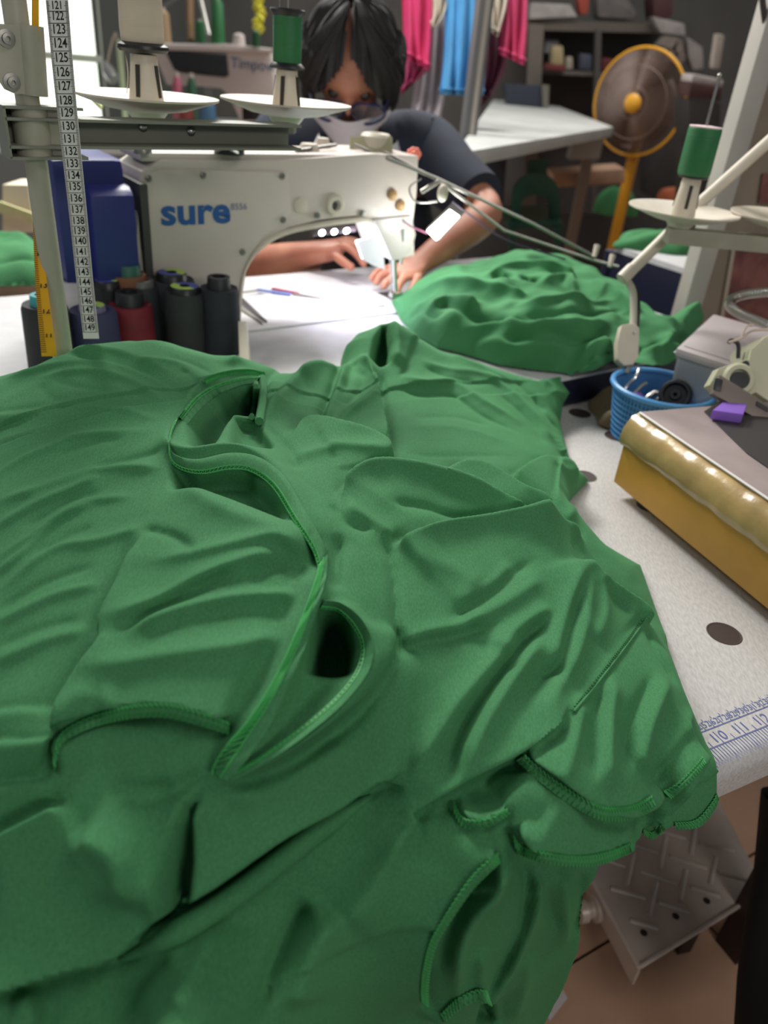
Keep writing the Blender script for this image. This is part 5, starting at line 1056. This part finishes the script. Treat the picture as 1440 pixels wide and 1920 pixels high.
hang('dark maroon garment hanging between the post and the pink one', [(904, 40), (902, 120), (896, 208)], [(946, 40), (950, 120), (920, 180)], 2.36, (92, 26, 56))
hang('pink garment hanging right of the metal post, rightmost of the row', [(938, -40), (940, 40), (936, 100)], [(990, -40), (988, 60), (984, 122)], 2.30, (196, 58, 106))
hang('narrow white garment hem at the foot of the metal post', [(880, 180), (882, 215), (878, 250)], [(898, 180), (897, 215), (893, 255)], 2.30, (204, 192, 182), n=1)

# ---- right rear: table, shelf, fan, chair
wt = thing('rear_table', 'white sheet-topped table in the right background in front of the fan', 'table', PD(1010, 300, 2.55))
tq = [PD(868, 290, 2.45), PD(1146, 240, 2.45), PD(1150, 226, 2.5), PD(1030, 192, 3.0), PD(900, 182, 3.0)]
tz = float(np.mean([p[2] for p in tq[:2]])); zt_ = 1.0
def TQ(x, y, z): return PZ(x, y, z)
ztb = 1.02
c4 = [TQ(852, 288, ztb), TQ(1150, 238, ztb), TQ(1040, 196, ztb), TQ(925, 186, ztb)]
obj('tabletop', MB().prism([p-Z*.035 for p in c4], Z*.035), mat('rear_white', (188, 190, 186), .5, var=.08), wt, bevel=.004)
nn = np.array([0, 1., 0])
for p in (c4[0]*.97+c4[2]*.03, c4[1]*.9+c4[3]*.1): obj('leg', MB().box(np.array([p[0], p[1]+.05, .47]), np.array([.02, 0, 0]), np.array([0, .02, 0]), Z*.47), mat('leg_taupe', (120, 108, 98), .6), wt, smooth=False)
slabp('side_box', [(1078, 256), (1136, 250), (1124, 298), (1068, 300)], float((c4[1]-CP)@fwd)+.05, .10, mat('box_grey', (158, 156, 154), .5), wt, .004)
ddb = float((PZ(985, 200, ztb)-CP)@fwd); db = thing('dark_box', 'dark blue-black box standing on the white rear table', 'box', PD(990, 200, ddb))
slabp('box', [(946, 158), (1022, 160), (1020, 203), (950, 197)], ddb, .12, mat('box_navy', (44, 50, 62), .5), db, .006)
slabp('strap', [(1016, 158), (1030, 160), (1028, 202), (1018, 202)], ddb-.02, .02, STEEL, db)
sh_ = thing('shelf_unit', 'grey-brown open shelf with cluttered contents in the right background', 'shelf', PD(1140, 300, 4.0)*np.array([1, 1, 0]))
SHM = mat('shelf_taupe', (98, 90, 82), .6, var=.1)
slabp('shelf_board', [(978, 36), (1235, 46), (1235, 62), (978, 56)], 3.9, .4, SHM, sh_); slabp('shelf_board', [(1000, 130), (1240, 140), (1240, 148), (1000, 138)], 3.9, .4, SHM, sh_)
slabp('shelf_post', [(992, 44), (1020, 46), (1004, 400), (980, 400)], 3.88, .05, SHM, sh_); slabp('shelf_post', [(1118, 56), (1128, 56), (1118, 400), (1108, 400)], 3.95, .05, mat('post_dark', (70, 66, 64), .6), sh_)
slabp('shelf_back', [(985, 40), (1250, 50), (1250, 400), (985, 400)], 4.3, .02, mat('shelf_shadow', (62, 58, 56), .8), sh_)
def clut(name, label, pts, d, th, col, cat='item', grp=None, bevel=.01, ref=None):
    t = thing(name, label, cat, bottom(pts, d), grp); slabp('body', pts, d, th, mat('bg_%d_%d_%d' % col, col, .7, var=.15, vscale=12), t, bevel, ref=ref); return t
clut('paper_stack', 'pale stack of papers on the left of the top shelf', [(996, 4), (1070, 8), (1084, 32), (992, 36)], 3.85, .2, (176, 170, 166), 'papers')
clut('red_packet', 'red and orange packet on the top shelf', [(1082, -10), (1106, -10), (1102, 26), (1088, 28)], 3.85, .1, (168, 70, 52), 'packet')
clut('grey_bundle', 'grey bundle on the top shelf right of the red packet', [(1118, -20), (1170, -15), (1196, 20), (1192, 38), (1120, 34)], 3.95, .2, (118, 112, 108), 'bundle', bevel=.03)
clut('maroon_bundle', 'dark maroon bundle at the right of the top shelf', [(1222, -10), (1262, -10), (1264, 30), (1226, 40)], 3.9, .2, (88, 52, 52), 'bundle', bevel=.03)
clut('white_sheets', 'white sheets hanging off the right end of the top shelf', [(1222, 30), (1284, 44), (1286, 68), (1240, 62), (1232, 50)], 3.8, .1, (172, 164, 160), 'papers')
clut('grey_sack', 'round beige-grey sack behind the fan', [(1256, 66), (1284, 72), (1292, 110), (1276, 128), (1246, 118), (1240, 84)], 3.7, .2, (128, 116, 106), 'sack', bevel=.05)
clut('white_sheets', 'pale crumpled sheet right of the grey sack', [(1288, 68), (1318, 88), (1320, 128), (1300, 132), (1290, 104)], 3.72, .08, (150, 142, 138), 'papers')
clut('cream_jar', 'cream jar on the middle shelf with a red base', [(1036, 86), (1056, 86), (1058, 122), (1034, 122)], 3.9, .1, (176, 160, 120), 'jar')
clut('red_box', 'low red box on the middle shelf below the cream jar', [(1022, 118), (1060, 122), (1060, 134), (1020, 130)], 3.84, .06, (116, 44, 44), 'box')
clut('pale_bottle', 'small pale bottle on the middle shelf', [(1062, 106), (1074, 106), (1075, 130), (1061, 130)], 3.9, .05, (164, 154, 138), 'bottle')
clut('grey_pouch', 'grey pouch on the middle shelf above the jar', [(1024, 74), (1048, 74), (1052, 100), (1022, 100)], 4.0, .08, (120, 118, 118), 'pouch')
clut('red_box', 'dark red box on the middle shelf left of the fan', [(1130, 108), (1150, 110), (1148, 132), (1128, 132)], 3.95, .08, (110, 44, 44), 'box')
clut('blue_pouch', 'dull blue pouch on the middle shelf', [(1088, 100), (1110, 102), (1110, 132), (1086, 130)], 3.95, .08, (74, 80, 96), 'pouch')
clut('thread_reel', 'pale grey reel standing by the right post', [(1345, 62), (1360, 66), (1350, 130), (1336, 128)], 2.9, .05, (160, 150, 140), 'reel')
clut('white_tray', 'white and maroon tray below the pale reel', [(1300, 138), (1358, 150), (1356, 164), (1296, 154)], 2.85, .15, (186, 176, 172), 'tray')
clut('dark_stand', 'dark stand under the maroon tray between fan and right post', [(1292, 184), (1352, 194), (1345, 420), (1335, 686), (1290, 686)], 2.86, .2, (50, 47, 46), 'stand', ref=(1325, 172))
clut('maroon_tray', 'maroon tray base under the white tray', [(1296, 154), (1354, 164), (1352, 190), (1290, 182)], 2.86, .15, (74, 44, 42), 'tray')
clut('dark_bag', 'large dark bag piled between the fan and the right post', [(1270, 200), (1330, 180), (1350, 240), (1330, 340), (1270, 380), (1210, 370), (1220, 280)], 3.7, .2, (48, 46, 46), 'bag', bevel=.06)
clut('orange_bag', 'small orange bundle behind the right thread stand', [(1236, 372), (1246, 356), (1272, 352), (1284, 372), (1280, 392), (1238, 390)], 3.66, .08, (200, 112, 74), 'bundle', bevel=.03)
clut('plank', 'pale pinkish plank lying across in the right background', [(1036, 326), (1172, 316), (1172, 344), (1040, 352)], 3.3, .2, (176, 142, 118), 'plank')
clut('purple_roll', 'dark purple roll standing under the white rear table', [(894, 296), (908, 292), (900, 370), (886, 372)], 2.7, .05, (92, 62, 122), 'roll')
clut('dark_cabinet', 'dark navy box under the white rear table', [(912, 290), (952, 284), (942, 400), (904, 404)], 2.9, .3, (44, 46, 58), 'cabinet')
# green plastic chair
gc = thing('plastic_chair', 'dark green moulded plastic chair under the white rear table', 'chair', PD(1005, 470, 2.9))
GP = mat('chair_green', (34, 84, 70), .4)
bk_ = []
for q in np.linspace(math.pi, 0, 18): bk_.append((1006+44*math.cos(q), 366-42*math.sin(q)))
o_ = [(958, 420)]+bk_+[(1052, 420)]; in_ = [(1030, 420)]+[(1004+26*math.cos(q), 384-18*math.sin(q)) for q in np.linspace(0, math.pi, 14)]+[(978, 420)]
slabp('backrest', o_+in_, 2.9, .03, GP, gc, .006)
slabp('seat', [(955, 418), (1055, 416), (1060, 428), (952, 430)], 2.9, .38, GP, gc, .006)
for x in (962, 1046): slabp('leg', [(x-6, 428), (x+6, 428), (x+2, 520), (x-8, 520)], 2.92, .03, GP, gc)
slabp('back_slat', [(988, 300), (1030, 298), (1024, 330), (990, 330)], 2.95, .02, mat('slat_green', (46, 92, 72), .5), gc, .004)
# fan
fc = PD(1197, 193, 3.3); fn = np.array([-.62, -.78, -.05]); fn /= np.linalg.norm(fn); fa = np.cross(fn, Z); fa /= np.linalg.norm(fa); fb = np.cross(fa, fn)
fan = thing('stand_fan', 'yellow stand fan with a round wire guard in the right background', 'fan', np.array([fc[0], fc[1], 0]))
Rf = .205
circ = lambda r, o=0., n=56: [fc+fn*o+r*(math.cos(2*math.pi*i/n)*fa+math.sin(2*math.pi*i/n)*fb) for i in range(n+1)]
obj('guard_ring', MB().tube(circ(Rf), .0065, 8, cap=False), FANY, fan)
gm = mat('guard_wire', (128, 108, 98), .5)
for r, o in ((Rf*.68, .035), (Rf*.3, .05)): obj('guard_hoop', MB().tube(circ(r, o), .002, 5, cap=False), gm, fan)
gw_ = MB()
for i in range(140):
    q = 2*math.pi*i/140; e = math.cos(q)*fa+math.sin(q)*fb; gw_.tube([fc+fn*.055+e*.03, fc+fn*.05+e*Rf*.3, fc+fn*.035+e*Rf*.68, fc+e*Rf], .0019, 3, cap=False)
    gw_.tube([fc-fn*.06+e*.06, fc-fn*.05+e*Rf*.6, fc+e*Rf], .0019, 3, cap=False)
gwo = obj('guard_wires', gw_, gm, fan); gwo['kind'] = 'stuff'
obj('hub_cap', MB().lathe(fc+fn*.05, [(.038, 0), (.038, .006), (.03, .014), (.001, .017)], axis=fn, seg=24), FANY, fan)
bl = mat('blade_smoke', (112, 94, 88), .4)
for k in range(3):
    q0 = k*2*math.pi/3+.4; rows = []
    for r in np.linspace(.03, .175, 8):
        rows.append([fc+r*(math.cos(q0+s)*fa+math.sin(q0+s)*fb)+fn*(.028-.05*j/8) for j, s in enumerate(np.linspace(0, 1.75*(.6+.4*math.sin(math.pi*min(1, r/.12)/2)), 9))])
    bk2 = [[p-fn*.002 for p in r] for r in rows]; obj('blade', MB().loft(rows).loft(bk2), bl, fan)
obj('motor', MB().lathe(fc-fn*.02, [(.05, 0), (.055, -.03), (.05, -.10), (.02, -.12)], axis=fn, seg=20), mat('fan_motor', (100, 84, 70), .5), fan)
nk = fc-fn*.07
obj('fan_pole', MB().tube([np.array([nk[0], nk[1], .02]), np.array([nk[0], nk[1], .8]), nk-Z*.02], [.024, .026, .030], 14), FANY, fan)
obj('fan_base', MB().lathe(np.array([nk[0], nk[1], 0]), [(.2, 0), (.2, .02), (.06, .05), (.03, .06)], seg=30), FANY, fan)
# table with green garment at the right, behind the post
tr = thing('rear_table', 'small white table with a navy edge carrying a green garment, beside the right post', 'table', PZ(1220, 480, .86)*np.array([1, 1, 0]))
cz = .86
c5 = [PZ(1155, 462, cz), PZ(1300, 508, cz), PZ(1330, 440, cz), PZ(1215, 430, cz)]
obj('tabletop', MB().prism([p-Z*.012 for p in c5], Z*.012), TABLEW, tr, smooth=False); obj('navy_panel', MB().prism([c5[0]-Z*.16, c5[1]-Z*.16, c5[1]-Z*.012, c5[0]-Z*.012], np.array([.01, .03, 0])), NAVYE, tr, smooth=False)
for p in c5: obj('leg', MB().tube([np.array([p[0], p[1]+.02, 0]), np.array([p[0], p[1]+.02, cz-.014])], .018, 8), NAVYE, tr)
def lump(label, px, z, rx, ry, rz, seed):
    c = PZ(px[0], px[1], z); t = thing('green_garment', label, 'garment', c); mb = MB(); V = []; r = np.random.RandomState(seed); ph = r.rand(8)*6; A, Bq = 40, 20
    for i in range(Bq+1):
        th_ = math.pi/2*i/Bq
        for k in range(A):
            q = 2*math.pi*k/A; s_ = 1+.10*math.sin(3*q+ph[0])+.07*math.sin(5*q+ph[1]+th_*3)+.05*math.sin(9*q+ph[2]-th_*5)
            V.append(c+np.array([rx*math.sin(th_)*math.cos(q)*s_, ry*math.sin(th_)*math.sin(q)*s_, rz*math.cos(th_)*(1+.2*math.sin(4*q+ph[3])*math.sin(th_))]))
    fs = [(i*A+k, i*A+(k+1) % A, (i+1)*A+(k+1) % A, (i+1)*A+k) for i in range(Bq) for k in range(A)]; mb.add(V, fs); obj('cloth', mb, GREEN, t); return t
lump('folded green garment on the small table beside the right post', (1232, 466), cz, .10, .06, .04, 3)
lump('green garment draped at the foot of the yellow fan pole', (1150, 400), .60, .11, .08, .12, 5)
# ================================================================ the worker
def skin_body(nodes, edges, root, name, m, parent, levels=2):
    idx = {k: i for i, k in enumerate(nodes)}; off = np.array(parent.location)
    me = bpy.data.meshes.new(name); me.from_pydata([tuple(np.array(nodes[k][0])-off) for k in nodes], [(idx[a], idx[b]) for a, b in edges], [])
    o = bpy.data.objects.new(name, me); COL.objects.link(o)
    md = o.modifiers.new('skin', 'SKIN'); md.use_smooth_shade = True; md.branch_smoothing = .6
    if not me.skin_vertices: 
        bpy.context.view_layer.update()
    for k, i in idx.items():
        sv = me.skin_vertices[0].data[i]; r = nodes[k][1]; sv.radius = r if isinstance(r, tuple) else (r, r); sv.use_root = (k == root)
    sd = o.modifiers.new('sub', 'SUBSURF'); sd.levels = levels; sd.render_levels = levels
    dg = bpy.context.evaluated_depsgraph_get(); m2 = bpy.data.meshes.new_from_object(o.evaluated_get(dg)); bpy.data.objects.remove(o)
    m2.name = name; m2.materials.clear(); m2.materials.append(m)
    for p in m2.polygons: p.use_smooth = True; p.material_index = 0
    o2 = bpy.data.objects.new(name, m2); COL.objects.link(o2); o2.parent = parent; return o2
hc = PD(659, 122, 1.60)
back = -BM
neck = hc+np.array([.02, .075, -.115]); chest = neck+np.array([.03, .11, -.20]); belly = chest+np.array([.05, .10, -.22]); pelvis = belly+np.array([.02, .03, -.15])
shR = PD(800, 292, 1.80); shL = PD(535, 275, 1.80)
per = thing('person', 'person with long dark hair and glasses bowed over the sewing machine in navy clothes', 'person', np.array([pelvis[0], pelvis[1], 0]))
nd = {'pelvis': (pelvis, .12), 'belly': (belly, .115), 'chest': (chest, .12), 'neck0': (neck-np.array([-.005, -.03, .06]), .055), 'neck': (neck, .045), 'head': (hc+np.array([.005, .02, -.04]), .06),
      'shR': (shR, .055), 'elR': (PD(922, 398, 1.66), .040), 'midR': (PD(868, 436, 1.60), .038), 'wrR': (PD(800, 484, 1.535), .027), 'paR': (PD(772, 505, 1.50), (.030, .018)),
      'shL': (shL, .055), 'elL': (PD(452, 496, 1.70), .043), 'midL': (PD(515, 490, 1.66), .038), 'wrL': (PD(586, 474, 1.60), .028), 'paL': (PD(625, 466, 1.575), (.030, .018))}
ed = [('pelvis', 'belly'), ('belly', 'chest'), ('chest', 'neck0'), ('neck0', 'neck'), ('neck', 'head'), ('chest', 'shR'), ('shR', 'elR'), ('elR', 'midR'), ('midR', 'wrR'), ('wrR', 'paR'), ('chest', 'shL'), ('shL', 'elL'), ('elL', 'midL'), ('midL', 'wrL'), ('wrL', 'paL')]
def finger(tagn, palm, pts, r=.0088):
    prev = palm
    for i, p in enumerate(pts):
        k = '%s%d' % (tagn, i); nd[k] = (PD(*p), r*(1-.10*i)); ed.append((prev, k)); prev = k
finger('Ri', 'paR', [(757, 520, 1.485), (748, 535, 1.475), (744, 548, 1.47)]); finger('Rm', 'paR', [(748, 513, 1.49), (728, 526, 1.482), (716, 540, 1.475)])
finger('Rr', 'paR', [(742, 506, 1.50), (714, 516, 1.492), (703, 534, 1.485)]); finger('Rp', 'paR', [(738, 500, 1.515), (708, 508, 1.508), (694, 526, 1.50)], .0078)
finger('Rt', 'paR', [(786, 518, 1.48), (776, 538, 1.468), (768, 552, 1.46)], .0100)
finger('Li', 'paL', [(652, 462, 1.555), (672, 480, 1.545), (686, 500, 1.54)]); finger('Lm', 'paL', [(654, 456, 1.57), (678, 468, 1.56), (694, 488, 1.555)])
finger('Lr', 'paL', [(652, 452, 1.585), (680, 460, 1.58), (698, 478, 1.575)]); finger('Lp', 'paL', [(648, 448, 1.60), (674, 454, 1.60), (690, 468, 1.595)], .0078)
finger('Lt', 'paL', [(632, 482, 1.55), (650, 496, 1.54), (664, 504, 1.535)], .0100)
for s, sgn in (('R', 1), ('L', -1)):
    hip = pelvis+AM*.09*sgn; kn = hip+BM*.40-Z*.02; kn[2] = .50; an = np.array([kn[0]-BM[0]*.06, kn[1]-BM[1]*.06, .09]); toe = an+BM*.15; toe[2] = .035
    nd['hip'+s] = (hip, .085); nd['kn'+s] = (kn, .058); nd['an'+s] = (an, .038); nd['toe'+s] = (toe, .03); ed += [('pelvis', 'hip'+s), ('hip'+s, 'kn'+s), ('kn'+s, 'an'+s), ('an'+s, 'toe'+s)]
skin_body(nd, ed, 'pelvis', 'body', SKIN, per)
nt2 = MB(); n0 = nd['neck0'][0]
nt2.tube(cr([pelvis-Z*.05, pelvis, belly, chest, n0+np.array([0, .02, -.01])], 8), [.13+.03*math.sin(math.pi*k/32) if k < 26 else .15-.012*(k-25) for k in range(33)], 28)
for sh_p, el_p, f_ in ((shR, nd['elR'][0], .80), (shL, nd['elL'][0], .7)):
    path = cr([n0+np.array([0, .02, -.03]), (n0*.4+sh_p*.6)+Z*.005, sh_p, sh_p*(1-f_*.5)+el_p*f_*.5, sh_p*(1-f_)+el_p*f_], 6)
    nt2.tube(path, list(np.interp(range(25), [0, 6, 12, 18, 24], [.075, .088, .086, .070, .062])), 24)
obj('navy_top', nt2, NAVY, per, angle=80)
tr_ = {k: (nd[k][0], (nd[k][1])+.014) for k in ('pelvis', 'hipR', 'knR', 'anR', 'hipL', 'knL', 'anL')}
skin_body(tr_, [('pelvis', 'hipR'), ('hipR', 'knR'), ('knR', 'anR'), ('pelvis', 'hipL'), ('hipL', 'knL'), ('knL', 'anL')], 'pelvis', 'trousers', mat('trouser_dark', (36, 36, 42), .9), per, 1)
# head axes: bowed about 33 degrees toward the work
fh = np.array([.06, -1, 0]); fh /= np.linalg.norm(fh); ta = math.radians(33)
HF = fh*math.cos(ta)-Z*math.sin(ta); HU = Z*math.cos(ta)+fh*math.sin(ta); HR = np.cross(HU, HF)*-1; HR = HR if HR[0] > 0 else -HR
def HP(x, f, u): return hc+HR*x+HF*f+HU*u
def head_pt(az, el, grow=0.):   # az 0 = face, el up
    x = math.sin(az)*math.cos(el); f = math.cos(az)*math.cos(el); u = math.sin(el)
    rx, rf, ru = .076, .098, .118
    X, Fv, Uv = x*(rx+grow), f*(rf+grow), u*(ru+grow)
    if u < -.1: k = (-.1-u); X *= 1-.42*k; Fv *= 1-.10*k if f > 0 else 1-.55*k
    if f > .3 and not grow:      # nose, brow, eye sockets
        Fv += .020*math.exp(-((az/.13)**2))*math.exp(-(((el+.28)/.16)**2))+.004*math.exp(-(((el-.08)/.10)**2))*math.exp(-((az/.7)**2))
        Fv -= .008*(math.exp(-(((az-.38)/.17)**2))+math.exp(-(((az+.38)/.17)**2)))*math.exp(-(((el+.06)/.12)**2))
        Fv += .006*math.exp(-((az/.3)**2))*math.exp(-(((el+.62)/.07)**2))+.006*math.exp(-((az/.35)**2))*math.exp(-(((el+.95)/.15)**2))
    return X, Fv, Uv
A, E_ = 64, 48; V = []
for i in range(E_+1):
    el = -math.pi/2+math.pi*i/E_
    for k in range(A): V.append(HP(*head_pt(-math.pi+2*math.pi*k/A, el)))
fs = [(i*A+k, i*A+(k+1) % A, (i+1)*A+(k+1) % A, (i+1)*A+k) for i in range(E_) for k in range(A)]
hd = obj('head', MB().add(V, fs), SKIN, per, angle=180)
for s in (-1, 1): obj('ear', MB().ball(HP(s*.078, -.005, -.015), [.008, .018, .03], [HR, HF, HU]), SKIN, hd); obj('eye', MB().ball(HP(s*.032, .079, -.008), [.013, .011, .012], [HR, HF, HU]), mat('eye_dark', (60, 48, 42), .3), hd)
hv = []; keep = np.zeros((E_*2+1, A*2), bool); E2, A2 = E_*2, A*2
for i in range(E2+1):
    el = -math.pi/2+math.pi*i/E2
    for k in range(A2):
        az = -math.pi+2*math.pi*k/A2; g = .020+.0035*math.sin(az*23)+.003*math.sin(az*41+el*4)
        x, f, u = head_pt(az, el, g)
        face = f > .0 and u < .075 and abs(x) < .006+max(0, (.075-u))*.60
        part = u > .03 and abs(x+.004) < .004 and f > -.02
        low = u < -.075
        keep[i, k] = not (face or part or low); hv.append(HP(x*(1.12 if u < .02 else 1.05), f, u))
hf = [(i*A2+k, i*A2+(k+1) % A2, (i+1)*A2+(k+1) % A2, (i+1)*A2+k) for i in range(E2) for k in range(A2) if keep[i, k] and keep[i+1, k] and keep[i, (k+1) % A2] and keep[i+1, (k+1) % A2]]
hb = MB(); hb.add(hv, hf); obj('hair', hb, HAIR, per, angle=180)
st_ = MB(); r = np.random.RandomState(3)
for k in range(150):
    s = 1 if k % 2 else -1; a0_ = r.uniform(.85, 1.9); pts = []
    for j in range(8):
        t = j/7; az = s*(a0_*(.25+.75*t)+.02); el = 1.35-1.9*t+r.uniform(-.02, .02); x, f, u = head_pt(az, el, .0235+.002*math.sin(k)); pts.append(HP(x*(1.05+.06*t), f, u))
    st_.tube(cr(pts, 3), [.0016]*22, 4)
so_ = obj('hair_strands', st_, HAIR, per); so_['kind'] = 'stuff'
# side locks falling past the temples
for s in (-1, 1):
    lk = MB()
    for j in range(5):
        az = s*(.86+.20*j); P0 = HP(*[c*m for c, m in zip(head_pt(az, .5, .02), (1.08, 1, 1))]); lk.tube(cr([P0, HP(s*(.086+.004*j), .045-.03*j, .0), HP(s*(.094+.003*j), .035-.03*j, -.04), HP(s*(.092), .03-.03*j, -.075-.008*(j % 3))], 5), [.010, .012, .013, .013, .013, .013, .012, .012, .011, .011, .010, .009, .008, .006, .004, .002], 8)
    obj('hair_lock', lk, HAIR, per)
gl_ = MB(); NVF = mat('glasses_navy', (30, 34, 78), .35)
for s in (-1, 1):
    gl_.tube([HP(s*.041+.035*math.cos(q)*(1-.08*math.sin(q)), .114-.012*abs(math.cos(q)), -.026+.022*math.sin(q)) for q in np.linspace(0, 2*math.pi, 29)], .0028, 6, cap=False)
    gl_.tube([HP(s*.074, .104, -.014), HP(s*.088, .05, -.008), HP(s*.086, -.01, -.012)], .0024, 6)
gl_.tube([HP(-.008, .110, -.016), HP(0, .113, -.014), HP(.008, .110, -.016)], .0026, 6)
gob = obj('glasses', gl_, NVF, per)
for s in (-1, 1):
    obj('lens', MB().prism([HP(s*.041+.034*math.cos(q), .113-.012*abs(math.cos(q)), -.026+.021*math.sin(q)) for q in np.linspace(0, 2*math.pi, 20)[:-1]], HF*.001), mat('lens_glass', (230, 235, 245), .05, trans=.95), gob, smooth=False)
mk = []
for i in range(13):
    v = i/12; u = -.034-.105*v; wd = .088*(1-.55*v*v); row = []
    for k in range(25):
        x = -1+2*k/24; row.append(HP(x*wd, .122-.055*x*x-.018*v+.010*math.exp(-(x/.3)**2)*(1-v)+.0015*math.sin(v*22+x*x*5), u-.012*x*x*(1-v)+.018*x*x*v))
    mk.append(row)
obj('face_mask', MB().loft(mk).loft([[p-HF*.002 for p in r] for r in mk]), WHITECL, per, angle=180)
col_ = MB(); ck = neck+np.array([.0, -.035, -.05]); col_.loft([[ck+np.array([r*math.cos(q)*1.25, r*math.sin(q), z+.02*math.sin(q)]) for q in np.linspace(0, 2*math.pi, 26)] for r, z in ((.07, .03), (.082, .0), (.10, -.05), (.11, -.10))]); obj('white_collar', col_, WHITECL, per)
cl_ = thing('hair_clip', 'coral pink flower clip at the right end of the machine', 'clip', PD(776, 290, 1.36))
fl_ = MB()
for k in range(7):
    q = k*2*math.pi/7; fl_.ball(PD(776+8*math.cos(q), 289+7*math.sin(q), 1.355), [.006, .005, .006])
fl_.ball(PD(776, 289, 1.35), .006); obj('petals', fl_, mat('coral', (226, 120, 100), .6), cl_)
